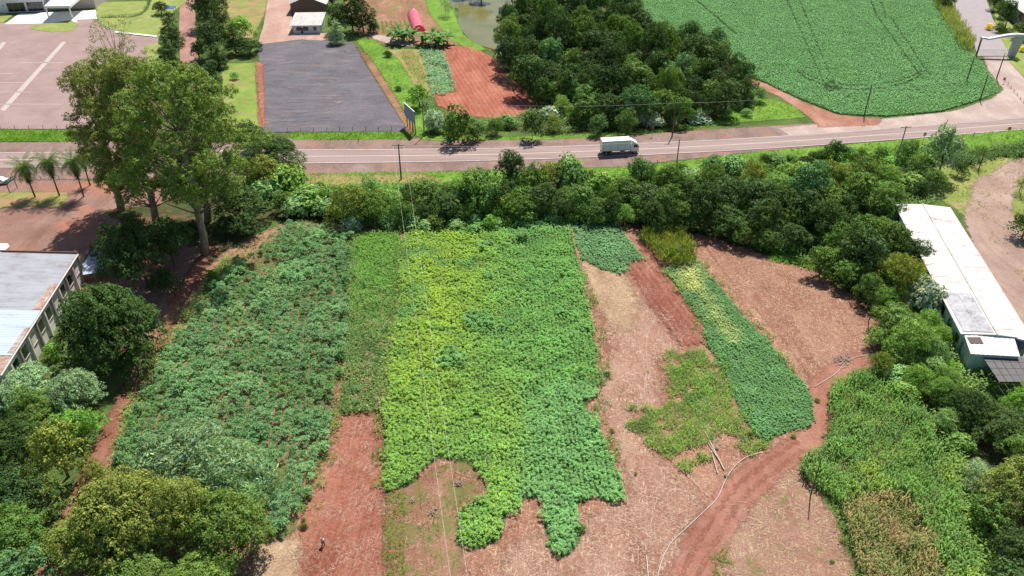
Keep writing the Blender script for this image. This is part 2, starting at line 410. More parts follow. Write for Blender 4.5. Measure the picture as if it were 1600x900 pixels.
sheet('red_tilled_field', PL([(678, 72), (735, 72), (775, 92), (800, 120), (840, 160), (838, 168), (795, 188), (720, 180), (683, 165), (676, 140), (712, 145), (700, 110)]), soil_mat('tilled_red', (0.3, 0.095, 0.065), (0.4, 0.14, 0.1), (0.5, 0.21, 0.16), (0.5, 0.3, 0.2), 0.15, rows=(-fb, 1.35, .5), eamp=0.5), 2, res=0.33, zf=furrow(fb, 1.35, 0.045), label='red tilled field with fine rows beside the wood')

# tracks
tr1 = smooth(PL([(1050, 980), (1078, 900), (1112, 835), (1160, 765), (1225, 715), (1268, 685), (1283, 650), (1280, 612), (1300, 588), (1345, 558)]), 5)
sheet('dirt_track', ribbon(tr1, [5.5] * 18 + [4.5] * 10 + [4] * (len(tr1) - 28)), soil_mat('orange_track', (0.27, 0.11, 0.08), (0.36, 0.165, 0.125), (0.44, 0.23, 0.185), (0.5, 0.33, 0.25), 0.2, eamp=0.9), 4, res=0.6, label='orange dirt track curving up between stubble and maize')
for sgn in (-1, 1):
    off = ribbon(tr1[:24], 2 * 0.95); n_ = 24; side = off[:n_] if sgn > 0 else off[n_:][::-1]
    sheet('wheel_rut', ribbon(side, 0.55), TRACK, 5, res=0.3, pad=0.6, label='bare orange wheel rut in the dirt track')
tr2 = smooth(PL([(40, 930), (80, 870), (115, 800), (150, 720), (178, 665), (205, 605), (240, 545), (278, 470), (310, 420), (332, 385)]), 5)
sheet('dirt_track', ribbon(tr2, 3.2), soil_mat('red_track', (0.2, 0.08, 0.055), (0.29, 0.125, 0.09), (0.37, 0.19, 0.14), (0.5, 0.33, 0.25), 0.2, eamp=0.9, green=(0.1, 0.13, 0.04), gamt=.2), 4, res=0.6, label='red dirt track running under the trees on the left')
# left yard
sheet('dirt_yard', PL([(-200, 282), (120, 280), (300, 300), (345, 345), (300, 420), (235, 540), (160, 560), (120, 420), (-200, 430)]), YARD, 2, label='pinkish dirt yard with red patches by the palms')
sheet('dry_grass_patch', PL([(-30, 300), (110, 300), (100, 322), (-30, 328)]), DRYGRASS, 3, label='thin dry grass around the palm feet')
# shoulders
sheet('road_shoulder', PL([(-300, 224), (100, 222), (300, 220), (470, 216), (650, 216), (800, 216), (1000, 210), (1150, 200), (1250, 194), (1330, 190), (1330, 224), (1180, 238), (1050, 252), (960, 262), (800, 266), (600, 271), (400, 274), (200, 280), (-300, 284)]), SHOULDER, 3, label='dusty pink gravel shoulders along the highway')
sheet('gravel_apron', PL([(1215, 200), (1320, 190), (1400, 184), (1490, 174), (1550, 154), (1568, 140), (1545, 112), (1535, 88), (1570, 86), (1625, 150), (1700, 170), (1700, 190), (1500, 205), (1350, 218), (1250, 224)]), PINKGRAVEL, 4, label='pale gravel apron between soy field, gateway and highway')
sheet('field_track', PL([(1160, 120), (1200, 132), (1255, 160), (1310, 180), (1380, 186), (1370, 196), (1280, 200), (1262, 182), (1215, 150), (1175, 135)]), soil_mat('field_track', (0.3, 0.14, 0.1), (0.4, 0.2, 0.15), (0.48, 0.28, 0.23), eamp=0.6), 5, label='reddish earth track round the corner of the soy field')
# verges and lawns
sheet('roadside_verge', PL([(-300, 203), (112, 204), (112, 221), (-300, 222)]), LUSH, 4, label='clipped green verge below the paved forecourt')
sheet('roadside_verge', PL([(455, 208), (638, 206), (640, 218), (456, 219)]), LUSH, 4, label='green verge below the dark gravel lot')
sheet('roadside_verge', PL([(655, 212), (760, 215), (880, 212), (1000, 206), (1110, 190), (1180, 150), (1240, 165), (1262, 184), (1160, 192), (1040, 206), (960, 214), (840, 219), (660, 220)]), LUSH, 5, label='bright green verge between the wood and the highway')
sheet('roadside_verge', PL([(465, 272), (600, 270), (800, 267), (960, 262), (1060, 252), (1180, 238), (1300, 228), (1450, 215), (1750, 190), (1750, 240), (1600, 246), (1450, 245), (1300, 262), (1100, 290), (800, 300), (460, 302)]), LUSH, 5, label='green embankment along the near side of the highway')
sheet('verge_dry_grass', PL([(470, 272), (560, 274), (660, 272), (700, 284), (560, 290), (480, 292)]), DRYGRASS, 6, label='dry grass edge left of the roadside pole')
sheet('garden_grass', PL([(345, 100), (405, 98), (412, 200), (350, 195)]), grass_mat('garden_turf', (0.13, 0.2, 0.04), (0.2, 0.28, 0.06), (0.28, 0.33, 0.09), True, (0.33, 0.19, 0.13), 0.35, 0.3), 3, label='patchy lawn left of the dark gravel lot')
sheet('garden_grass', PL([(335, -30), (425, -30), (415, 20), (395, 60), (345, 60)]), DRYGRASS, 3, label='dry yellow grass left of the pink drive')
sheet('grass_bank', PL([(552, 57), (585, 62), (625, 95), (655, 145), (672, 205), (650, 214), (628, 170), (590, 110)]), LUSH, 5, label='bright green grass bank right of the dark lot')
sheet('bank_earth', PL([(556, 72), (580, 90), (608, 135), (648, 200), (640, 214), (626, 190), (590, 130), (562, 85)]), soil_mat('bank_earth', (0.22, 0.11, 0.07), (0.32, 0.17, 0.11), (0.4, 0.24, 0.16), eamp=0.9, green=(0.14, 0.18, 0.05), gamt=0.35), 6, label='eroded reddish edge of the dark lot')
sheet('garden_soil', PL([(535, -30), (700, -30), (700, 30), (740, 70), (680, 72), (600, 70), (560, 55), (540, 20)]), soil_mat('garden_soil', (0.24, 0.11, 0.08), (0.34, 0.17, 0.12), (0.44, 0.26, 0.18), green=(0.13, 0.18, 0.05), gamt=0.45, eamp=0.8), 2, label='reddish kitchen garden plots behind the lot')
sheet('crop_plot_floor', PL([(600, 78), (680, 76), (712, 145), (676, 152), (640, 140)]), DRYGRASS, 3, label='thinly weeded ground between the small crop plots')
sheet('pond_bank', PL([(655, -30), (715, -30), (710, 20), (725, 55), (762, 78), (740, 82), (700, 60), (670, 20)]), LUSH, 4, label='green grass bank beside the pond')
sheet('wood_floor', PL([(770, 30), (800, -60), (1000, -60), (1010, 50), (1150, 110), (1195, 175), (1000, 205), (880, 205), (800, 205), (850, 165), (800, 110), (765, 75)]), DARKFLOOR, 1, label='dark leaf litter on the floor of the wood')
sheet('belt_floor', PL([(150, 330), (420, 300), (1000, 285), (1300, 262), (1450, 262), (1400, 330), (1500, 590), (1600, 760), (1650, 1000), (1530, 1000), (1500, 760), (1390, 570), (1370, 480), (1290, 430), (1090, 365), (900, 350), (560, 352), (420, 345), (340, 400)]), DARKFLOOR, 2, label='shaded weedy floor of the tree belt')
sheet('grass_clearing', PL([(1200, 375), (1262, 395), (1262, 418), (1205, 405)]), LUSH, 5, label='bright grass clearing at the foot of the tree belt')
# right-hand yard
sheet('right_yard_grass', PL([(1460, 262), (1530, 245), (1700, 236), (1700, 480), (1640, 480), (1560, 380), (1480, 318), (1440, 300)]), grass_mat('yard_grass', (0.14, 0.19, 0.045), (0.22, 0.26, 0.07), (0.32, 0.32, 0.12), True, (0.38, 0.25, 0.17), 0.4, 0.8), 3, label='yellowing grass round the red dirt loop')
lp = smooth(PL([(1640, 246), (1590, 262), (1560, 285), (1548, 315), (1550, 350), (1568, 400), (1610, 470), (1660, 560)]), 5)
sheet('dirt_loop', ribbon(lp, [6.0] * 10 + [9.0] * 8 + [11.0] * (len(lp) - 18)), soil_mat('loop_earth', (0.31, 0.21, 0.18), (0.4, 0.285, 0.245), (0.48, 0.36, 0.31), eamp=0.9), 5, label='curved reddish dirt drive right of the white shed')

# paved forecourt top left
def paving(name, a, b, joint):
    m, t = newmat(name)
    g = t.nodes.new('ShaderNodeNewGeometry').outputs['Position']
    n1 = noise(t, g, 0.12, 5, 0.7, 0.4); n2 = noise(t, g, 3.0, 4, 0.8)
    c = ramp(t, mth(t, 'ADD', mth(t, 'MULTIPLY', n1, 0.6), mth(t, 'MULTIPLY', n2, 0.4)), [(0.36, a), (0.64, b)])
    br = N(t, 'ShaderNodeTexBrick', inp={'Scale': 1.0, 'Mortar Size': 0.03, 'Brick Width': 1.2, 'Row Height': 0.6}); t.links.new(g, br.inputs['Vector'])
    c = mixc(t, mth(t, 'MULTIPLY', br.outputs['Fac'], 0.5), c, joint)
    finish(t, c, 0.9, n2, 0.3, 0.02, 0.15)
    return m
PAVE = paving('pink_paving', (0.24, 0.17, 0.155), (0.35, 0.255, 0.24), (0.26, 0.18, 0.17))
def poly_s(name, px, mat, z, **kw): kw.setdefault('kind', 'structure'); return flat(name, PL(px), mat, z, **kw)
poly_s('forecourt', [(-400, 40), (0, 36), (45, 34), (122, 28), (210, 40), (248, 55), (243, 100), (240, 202), (-400, 202)], PAVE, 0.032, label='large pink paved forecourt in front of the white building')
LINEW = plain('line_paint', (0.52, 0.46, 0.43), 0.7, var=0.25, scale=.6)
CONC = plain('pale_concrete', (0.42, 0.36, 0.33), 0.8, var=0.15)
WHITEC = plain('white_concrete', (0.78, 0.77, 0.74), 0.7, var=0.06)
poly_s('drain_strip', [(97, 66), (104, 66), (8, 174), (0, 172)], CONC, 0.038, label='pale concrete drain strip crossing the forecourt diagonally')
poly_s('drain_strip', [(-6, 77), (4, 66), (10, 67), (-4, 84)], CONC, 0.038, label='short pale drain strip at the forecourt edge')
for k, (x0, x1, y) in enumerate([(-60, 38, 129), (-60, 50, 144), (-60, 98, 163), (-40, 20, 115), (30, 100, 98)]):
    poly_s('parking_line', [(x0, y), (x1, y), (x1, y + 0.6), (x0, y + 0.6)], CONC, 0.038, label='thin white parking line painted on the pink forecourt')
poly_s('white_pavement', [(8, 38), (30, 22), (150, 16), (152, 30), (118, 31), (122, 35), (60, 37), (20, 38)], WHITEC, 0.037, label='white concrete pavement under the porch')
sheet('lawn_island', PL([(46, 46), (55, 40), (112, 32), (122, 40), (112, 49), (80, 51)]), LAWN, 8, res=0.8, pad=0.6, label='rounded green lawn island in the forecourt')
sheet('lawn', PL([(-100, 26), (8, 22), (20, 25), (5, 36), (-100, 38)]), LAWN, 8, res=0.8, pad=0.6, label='strip of lawn beside the white building')
sheet('lawn', PL([(152, 4), (232, 2), (245, -30), (330, -30), (270, 20), (262, 58), (215, 56), (160, 42), (150, 25)]), LAWN, 8, res=0.8, pad=0.6, label='yellow green lawn with a curved clipped edge')
sheet('lawn', PL([(225, 72), (250, 68), (262, 110), (232, 108)]), LAWN, 8, res=0.8, pad=0.6, label='small lawn between forecourt and dark conifers')
poly_s('lawn_kerb', [(180, 50), (245, 57), (245, 59), (180, 52)], WHITEC, 0.1, label='pale kerb along the lawn foot')
poly_s('brick_path', [(283, -40), (306, -40), (305, 40), (312, 116), (282, 116), (280, 40)], soil_mat('brick_path', (0.3, 0.16, 0.13), (0.38, 0.22, 0.19), (0.46, 0.28, 0.25), edge=False), 0.04, label='pinkish red path between the dark conifers')
poly_s('pink_drive', [(428, -60), (456, -60), (456, 55), (512, 52), (520, 62), (402, 72), (412, 40)], soil_mat('pink_drive', (0.42, 0.26, 0.22), (0.5, 0.33, 0.29), (0.58, 0.4, 0.35), edge=False), 0.03, label='pink gravel drive beside the small white house')
# dark gravel lot
gm, t = newmat('dark_gravel')
g = t.nodes.new('ShaderNodeNewGeometry').outputs['Position']
n1 = noise(t, g, 0.1, 6, 0.7, 0.6); n2 = noise(t, g, 2.5, 6, 0.85)
c = ramp(t, mth(t, 'ADD', mth(t, 'MULTIPLY', n1, 0.4), mth(t, 'MULTIPLY', n2, 0.6)), [(0.38, (0.08, 0.076, 0.088)), (0.62, (0.17, 0.16, 0.182))])
v = mapping(t, g, 0.1, (0.25, 2.2, 1))
c = mixc(t, mth(t, 'MULTIPLY', sstep(t, noise(t, v, 0.35, 5, 0.7, 0.8), 0.52, 0.68), 0.6), c, (0.3, 0.21, 0.19))
lp_ = P(480, 140); dd = N(t, 'ShaderNodeVectorMath', operation='DISTANCE', inp={0: g}); dd.inputs[1].default_value = (lp_[0], lp_[1], 0.12)
ring = mth(t, 'SINE', mth(t, 'MULTIPLY', mth(t, 'ADD', dd.outputs['Value'], mth(t, 'MULTIPLY', noise(t, g, .08, 3), 5.0)), 2.1))
c = mixc(t, mth(t, 'MULTIPLY', mth(t, 'MULTIPLY', sstep(t, ring, .55, 1.0), sstep(t, noise(t, g, .06, 4, .6), .5, .62)), .45), c, (0.055, 0.05, 0.06))
finish(t, c, 0.95, n2, 0.8, 0.06, 0.15, True, 0.5)
sheet('gravel_lot', PL([(403, 70), (470, 62), (553, 66), (566, 92), (590, 130), (636, 202), (630, 207), (412, 207), (406, 150)]), gm, 6, pad=1.2, label='dark grey gravel lot between the drive and the grass bank')
sheet('lot_edge_earth', PL([(399, 95), (412, 100), (415, 200), (404, 205)]), TRACK, 7, pad=1.0, label='reddish earth edge of the dark lot')
sheet('pale_path', PL([(574, 54), (600, 56), (640, 66), (648, 74), (610, 70), (585, 62)]), PINKGRAVEL, 8, res=0.6, pad=0.8, label='pale path between the gardens')

# pond
pm, t = newmat('pond_water')
g = t.nodes.new('ShaderNodeNewGeometry').outputs['Position']
finish(t, ramp(t, noise(t, g, 0.1, 3), [(0.3, (0.13, 0.13, 0.045)), (0.7, (0.19, 0.18, 0.07))]), 0.12, noise(t, g, 1.5, 3), 0.08, 0.05, 0.25)
flat('pond_water', smooth(PL([(706, -60), (702, 5), (716, 15), (716, 36), (728, 56), (752, 72), (790, 76), (800, 40), (810, -60)]), 4), pm, 0.04, kind='structure', label='still olive pond behind the red field')

# highway
xs_ = [-400, 0, 230, 467, 640, 800, 1000, 1200, 1400, 1600, 1800]
top_ = [241, 238.5, 236, 234, 233, 231, 224, 214, 200, 183.5, 165]
bot_ = [266, 263, 260, 256.5, 254.5, 251, 243.5, 233, 219, 203, 185]
A = smooth(PL(list(zip(xs_, top_))), 8); B = smooth(PL(list(zip(xs_, bot_))), 8)
ASPH, t = newmat('worn_asphalt')
g = t.nodes.new('ShaderNodeNewGeometry').outputs['Position']
v = mapping(t, g, 0.04, (0.04, 0.9, 1))
k = mth(t, 'ADD', mth(t, 'MULTIPLY', noise(t, v, 1.0, 4, 0.6, 0.3), 0.6), mth(t, 'MULTIPLY', noise(t, g, 3, 5, 0.8), 0.4))
finish(t, ramp(t, k, [(0.35, (0.22, 0.16, 0.15)), (0.65, (0.34, 0.255, 0.24))]), 0.85, noise(t, g, 6, 3), 0.2, 0.02, 0.3)
road = strip('highway', A, B, ASPH, 0.042, kind='structure', label='two lane highway of worn pale asphalt crossing the picture')
for nm, a, b in (('edge_line', 0.035, 0.06), ('edge_line', 0.945, 0.97)):
    strip(nm, lerp2(A, B, a), lerp2(A, B, b), LINEW, 0.047, road)
strip('centre_line', lerp2(A, B, 0.495), lerp2(A, B, 0.52), plain('yellow_paint', (0.66, 0.56, 0.42), 0.7), 0.047, road)
# side road
sr = [(1490, -60), (1493, 10), (1503, 40), (1520, 66), (1527, 88)]; sr2 = [(1535, -60), (1545, 10), (1556, 40), (1566, 66), (1580, 88)]
strip('side_road', smooth(PL(sr), 5), smooth(PL(sr2), 5), plain('grey_asphalt', (0.3, 0.26, 0.275), 0.85, var=0.1, scale=0.4), 0.05, kind='structure', label='grey asphalt side road behind the gateway')
sheet('garden_lawn', PL([(1552, 10), (1600, 60), (1680, 80), (1680, 150), (1635, 160), (1575, 95), (1556, 45)]), LAWN, 6, label='lawn right of the side road')
sheet('garden_lawn', PL([(1470, -40), (1489, -40), (1492, 12), (1503, 42), (1490, 30), (1478, 10)]), LAWN, 6, label='thin lawn strip between maize hedge and side road')
# ------------------------------------------------------------------ plants: small leaf-shaped faces
def unit(a): return a / (np.linalg.norm(a, axis=1, keepdims=True) + 1e-9)

def leaf_quads(pos, nrm, size, asp, rs):
    """one diamond-ish leaf per point, facing nrm"""
    n = len(pos); r = unit(rs.normal(size=(n, 3))); t = unit(np.cross(nrm, r)); b = np.cross(nrm, t)
    L = (size * rs.uniform(0.7, 1.3, n))[:, None]; W = L * asp
    j = lambda: rs.uniform(0.75, 1.2, (n, 1))
    v = np.stack([pos - t * L * 0.5 * j(), pos + b * W * 0.5 * j() + t * L * .1, pos + t * L * 0.5 * j() - nrm * L * 0.15, pos - b * W * 0.5 * j()], 1)
    return v.reshape(-1, 3), np.arange(4 * n).reshape(n, 4)

def clumpy(lobes, cs, leaf, asp, cover, rs, up=0.35, low=-0.35, jit=0.75, inner=0.06, tone=None):
    """crown of lobes (centre, radii); each lobe carries clumps of leaves. Returns verts, quads, face tones."""
    P_, N_, T_ = [], [], []
    for (c, r) in lobes:
        c = np.array(c, float); r = np.array(r, float) * np.ones(3)
        area = 4 * math.pi * (r[0] * r[1] + r[0] * r[2] + r[1] * r[2]) / 3
        nc = max(5, int(area / (cs * cs * 1.6))); d = unit(rs.normal(size=(nc * 2, 3))); d = d[d[:, 2] > low][:nc]
        nl = max(6, int(cover * cs * cs * 3.2 / (leaf * leaf * asp)))
        cc = c + d * r * rs.uniform(0.72, 1.06, (len(d), 1)); ton = rs.uniform(0.66, 1.3, len(d))
        for q in range(len(d)):
            e = unit(rs.normal(size=(nl, 3)) + d[q] * 0.9 + np.array([0, 0, up * 1.5]))
            rad = cs * rs.uniform(0.45, 1.0, (nl, 1)) * rs.uniform(0.75, 1.15)
            P_.append(cc[q] + e * rad * np.array([1, 1, 0.72]))
            N_.append(unit(e * 0.7 + d[q] * 0.4 + np.array([0, 0, up]) + rs.normal(size=(nl, 3)) * jit * 0.5))
            T_.append(np.full(nl, ton[q]) * rs.uniform(0.75, 1.25, nl))
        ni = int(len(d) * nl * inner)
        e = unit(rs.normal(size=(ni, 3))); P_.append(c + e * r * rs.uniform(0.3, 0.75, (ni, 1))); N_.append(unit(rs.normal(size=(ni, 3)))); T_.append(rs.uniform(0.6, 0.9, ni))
    pos = np.concatenate(P_); nrm = np.concatenate(N_); tn = np.concatenate(T_)
    k = pos[:, 2] > 0.1; pos, nrm, tn = pos[k], nrm[k], tn[k]
    v, f = leaf_quads(pos, nrm, leaf, asp, rs)
    return v, f, tn

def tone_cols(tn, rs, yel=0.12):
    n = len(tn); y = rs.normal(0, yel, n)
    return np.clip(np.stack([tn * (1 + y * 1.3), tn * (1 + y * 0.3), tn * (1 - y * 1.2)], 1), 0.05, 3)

def trunk_mesh(h, r0, lobes, rs, nl=6, fork=0.45, bark=None, lean=0.0):
    m = MB(); pts = [(rs.normal(0, .04) * h * i / 5 + lean * i / 5, rs.normal(0, .03) * h * i / 5, h * i / 5) for i in range(6)]
    m.tube(pts, [r0 * (1 - 0.13 * i) for i in range(6)], 7)
    for k in range(min(nl, len(lobes))):
        c, r = lobes[k]; i = min(5, 2 + k % 4); b = np.array(pts[i]); c = np.array(c, float)
        mid = (b + c) / 2 + np.array([0, 0, -0.1 * h * 0.3])
        m.tube([b, mid, c], [r0 * 0.45, r0 * 0.3, r0 * 0.12], 5)
        d = rs.normal(size=3) * np.array(r) * 0.5; m.tube([mid, mid * .3 + c * .7 + d], [r0 * .22, r0 * .08], 4)
    return m.mesh('trunk')

PROTO = {}
def proto(kind, crown, trunk, R, zc):
    PROTO.setdefault(kind, []).append((crown, trunk, R, zc))

def lobes_dome(rs, R, Hc, z0, n, lr=0.5):
    """n lobes spread over a dome of radius R, height Hc, its foot at z0"""
    L = []
    for i in range(n):
        a = 2 * math.pi * (i * 0.618 + rs.uniform(0, .1)); u = (i + 0.5) / n
        rr = R * math.sqrt(u) * 0.68; zz = z0 + Hc * (0.55 * (1 - u ** 1.3) + 0.25) * rs.uniform(.85, 1.1)
        q = R * lr * rs.uniform(0.8, 1.15)
        L.append(((rr * math.cos(a), rr * math.sin(a), zz), (q, q, q * 0.8)))
    return L

def make(kind, seed, R, H, z0f, nlobe, lr, cs, leaf, asp, cover, up=0.35, jit=0.75, low=-0.35, tr=0.25, yel=0.12, bark=BARK):
    rs = R_(seed); z0 = H * z0f
    L = lobes_dome(rs, R, H - z0, z0, nlobe, lr)
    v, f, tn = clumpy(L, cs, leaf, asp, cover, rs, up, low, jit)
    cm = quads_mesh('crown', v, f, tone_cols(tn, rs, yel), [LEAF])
    tm = trunk_mesh(H * 0.6, tr, L, rs); tm.materials.append(bark)
    proto(kind, cm, tm, R, H * 0.62)

for i in range(4): make('broad', 10 + i, 4.0, 7.5, 0.12, 9, 0.46, 0.95, 0.42, 0.62, 0.62)
for i in range(3): make('lumpy', 20 + i, 4.0, 8.5, 0.1, 7, 0.5, 0.7, 0.40, 0.6, 0.6, jit=0.9)
for i in range(3): make('fine', 30 + i, 3.6, 6.5, 0.05, 8, 0.48, 0.6, 0.34, 0.4, 0.55, jit=1.1, tr=0.16)
for i in range(3): make('bush', 40 + i, 2.2, 3.0, 0.0, 6, 0.5, 0.5, 0.36, 0.6, 0.6, tr=0.08)
for i in range(3): make('vine', 50 + i, 3.6, 3.4, 0.0, 9, 0.45, 0.6, 0.46, 0.85, 0.6, up=0.6, tr=0.1)
for i in range(3): make('big', 60 + i, 8.0, 13.0, 0.1, 17, 0.36, 1.15, 0.42, 0.6, 0.6, tr=0.45)
for i in range(2): make('grand', 70 + i, 10.0, 11.5, 0.02, 26, 0.30, 1.0, 0.42, 0.6, 0.66, tr=0.6)
for i in range(2): make('feather', 80 + i, 4.2, 6.5, 0.0, 9, 0.5, 0.8, 0.5, 0.22, 0.5, up=0.15, jit=1.3, tr=0.12)
for i in range(2): make('sparse', 90 + i, 3.2, 6.0, 0.2, 7, 0.42, 0.6, 0.3, 0.3, 0.12, jit=1.3, tr=0.09, bark=PALEBARK)
# conical, column shaped and silver-leaved kinds
for i in range(3):
    rs = R_(100 + i); L = []
    for k in range(9):
        u = k / 8; q = 2.3 * (1 - u ** 1.8 * 0.75) * rs.uniform(.85, 1.1); L.append(((rs.normal(0, .35), rs.normal(0, .35), 1.6 + 9.6 * u), (q, q, 1.3)))
    v, f, tn = clumpy(L, 0.75, 0.36, 0.5, 0.6, rs, 0.25, -0.6)
    tm = trunk_mesh(9, 0.22, L, rs, 3); tm.materials.append(BARK)
    proto('conifer', quads_mesh('crown', v, f, tone_cols(tn, rs, .08), [LEAF]), tm, 2.5, 6.2)

OBJS_TREES = []
TINT = {'gold': ((0.55, 0.42, 0.015), 'bright yellow'),  # the leaves' own colour, and the word for it
    'dark': ((0.048, 0.085, 0.024), 'dark green'), 'deep': ((0.032, 0.06, 0.018), 'blackish green'),
    'mid': ((0.088, 0.15, 0.032), 'mid green'), 'bright': ((0.14, 0.27, 0.045), 'bright green'),
    'olive': ((0.15, 0.185, 0.04), 'olive green'), 'yellow': ((0.22, 0.24, 0.04), 'yellowish green'),
    'grey': ((0.17, 0.25, 0.13), 'grey green'), 'pale': ((0.17, 0.28, 0.1), 'pale green'),
    'silver': ((0.27, 0.34, 0.23), 'silvery'), 'blue': ((0.08, 0.155, 0.055), 'bluish green'), 'lime': ((0.155, 0.255, 0.06), 'light green')}
KINDW = {'broad': ('round tree', 'tree'), 'lumpy': ('lumpy tree', 'tree'), 'fine': ('fine-leaved tree', 'tree'), 'bush': ('rounded bush', 'bush'),
         'vine': ('creeper mound', 'bush'), 'big': ('tall broad tree', 'tree'), 'grand': ('huge domed tree', 'tree'), 'feather': ('feathery shrub', 'shrub'),
         'sparse': ('thin tree', 'tree'), 'conifer': ('conifer', 'tree')}
rt = R_(777)
def tree(px, py, r, kind='broad', tint='mid', zone='', zs=1.0, pr=None):
    """px, py, r: centre and radius of the crown in the photograph"""
    P_ = PROTO[kind]; cm, tm, R, zc = P_[rt.randint(len(P_))] if pr is None else P_[pr]
    z = 4.0
    for _ in range(4):
        p = P(px, py, z); s_ = F / ((p - np.array([0, 0, HC])) @ FW); k = r / s_ / R * 0.98; z = zc * k * zs
    nm = {'bush': 'bush', 'vine': 'creeper_mound', 'feather': 'shrub', 'conifer': 'conifer_tree'}.get(kind, 'broadleaf_tree')
    e = empty(nm, (p[0], p[1], 0), rt.uniform(0, 6.28)); q_ = rt.uniform(.85, 1.18); e.scale = (k * q_, k / q_, k * zs * rt.uniform(.85, 1.25)); e.rotation_euler = (rt.normal(0, .07), rt.normal(0, .07), rt.uniform(0, 6.28))
    o = obj('crown', cm, None, e); c = np.array(TINT[tint][0]) * rt.uniform(0.88, 1.14) * np.array([rt.uniform(.93, 1.07), 1, rt.uniform(.9, 1.1)])
    o.color = (*c, 1)
    obj('trunk', tm, None, e)
    OBJS_TREES.append((e, zone, px, py, r, kind, tint)); return e

HAND = []   # hand-placed crown centres, used to keep the fill away
def T(zone, rows):
    for row in rows:
        px, py, r, kind, tint = row[:5]; r = r * (1.13 if zone.startswith('belt') or zone == 'slope' else 1.08); zs = row[5] if len(row) > 5 else 1.0
        tree(px, py, r, kind, tint, zone, zs); HAND.append((px, py, r * 0.8))

def fill(zone, poly, r0, r1, kinds, tints, seed, gap=0.78, tries=2500, zs=(0.9, 1.2), persp=True):
    rs = R_(seed); poly = np.array(poly, float); x0, y0 = poly.min(0); x1, y1 = poly.max(0); out = []
    for _ in range(tries):
        x, y = rs.uniform(x0, x1), rs.uniform(y0, y1)
        if not inside(poly, np.array([x]), np.array([y]))[0]: continue
        r = rs.uniform(r0, r1) * ((y + 430) / ((y0 + y1) / 2 + 430) if persp else 1)
        if any(math.hypot(x - a, (y - b) * 1.35) < gap * (r + q) for a, b, q in HAND): continue
        HAND.append((x, y, r)); out.append((x, y, r))
    for x, y, r in sorted(out):
        tree(x, y, r, kinds[rs.randint(len(kinds))], tints[rs.randint(len(tints))], zone, rs.uniform(*zs))

# --- tree belt between highway and fields (bright mounds at the left, dark round trees further right)
T('belt_a', [(445, 283, 32, 'vine', 'lime'), (412, 300, 26, 'vine', 'pale'), (478, 308, 30, 'vine', 'lime'), (462, 322, 22, 'vine', 'pale'), (520, 300, 22, 'fine', 'lime'),
  (508, 322, 22, 'vine', 'pale'), (545, 318, 30, 'fine', 'olive'), (582, 318, 27, 'fine', 'mid'), (612, 308, 22, 'fine', 'lime'), (548, 349, 16, 'vine', 'silver'), (605, 346, 15, 'vine', 'pale'), (578, 296, 18, 'fine', 'pale')])
T('belt_b', [(632, 328, 20, 'fine', 'mid'), (664, 295, 27, 'broad', 'mid'), (640, 345, 16, 'vine', 'pale'), (695, 315, 25, 'broad', 'dark'), (745, 292, 34, 'broad', 'mid'), (720, 310, 20, 'lumpy', 'dark'),
  (797, 258, 21, 'broad', 'dark', 1.5), (775, 300, 22, 'lumpy', 'dark'), (722, 330, 17, 'feather', 'lime'), (757, 322, 17, 'fine', 'mid'), (683, 342, 18, 'vine', 'mid'), (660, 325, 18, 'fine', 'dark')])
T('belt_c', [(832, 283, 24, 'broad', 'mid'), (866, 275, 24, 'fine', 'olive'), (812, 312, 24, 'lumpy', 'mid'), (850, 308, 24, 'broad', 'dark'), (895, 280, 26, 'vine', 'pale', 1.6), (905, 308, 24, 'broad', 'mid'), (938, 288, 22, 'vine', 'lime', 1.5),
  (877, 325, 18, 'fine', 'dark'), (930, 322, 20, 'lumpy', 'mid'), (855, 262, 9, 'sparse', 'grey')])
T('belt_d', [(1006, 268, 20, 'broad', 'blue', 1.3), (975, 297, 24, 'broad', 'mid'), (1010, 306, 30, 'broad', 'dark'), (1048, 282, 25, 'fine', 'mid'), (1040, 318, 25, 'lumpy', 'mid'), (1018, 338, 22, 'fine', 'dark'), (1072, 306, 24, 'lumpy', 'dark'),
  (1084, 272, 18, 'vine', 'pale'), (960, 325, 20, 'fine', 'dark'), (1065, 335, 22, 'fine', 'mid')])
T('belt_e', [(1105, 285, 26, 'fine', 'mid'), (1115, 258, 17, 'broad', 'blue'), (1145, 262, 22, 'vine', 'pale'), (1140, 300, 30, 'lumpy', 'dark'), (1105, 322, 28, 'lumpy', 'dark'), (1180, 275, 22, 'feather', 'olive'), (1180, 310, 32, 'broad', 'dark'), (1145, 340, 28, 'broad', 'dark'),
  (1215, 285, 24, 'fine', 'lime'), (1225, 318, 28, 'lumpy', 'dark'), (1195, 345, 26, 'lumpy', 'dark')])
T('belt_f', [(1272, 243, 9, 'bush', 'dark'), (1307, 237, 17, 'broad', 'dark'), (1250, 270, 20, 'vine', 'lime'), (1215, 252, 14, 'vine', 'pale'), (1265, 292, 30, 'broad', 'blue'), (1258, 330, 30, 'broad', 'dark'), (1300, 272, 24, 'fine', 'olive'), (1310, 310, 27, 'lumpy', 'mid'), (1352, 262, 24, 'fine', 'mid'),
  (1345, 300, 28, 'broad', 'mid'), (1295, 345, 28, 'lumpy', 'dark'), (1385, 275, 22, 'feather', 'lime'), (1400, 250, 16, 'vine', 'bright'), (1420, 235, 20, 'fine', 'mid'), (1240, 362, 24, 'lumpy', 'dark')])
T('belt_g', [(1477, 238, 27, 'broad', 'grey', 1.2), (1440, 255, 20, 'fine', 'mid'), (1462, 275, 20, 'fine', 'mid'), (1500, 262, 12, 'fine', 'dark'), (1420, 285, 22, 'vine', 'lime'), (1390, 312, 26, 'lumpy', 'mid'), (1443, 292, 15, 'fine', 'dark'), (1533, 240, 12, 'sparse', 'dark', 1.4)])
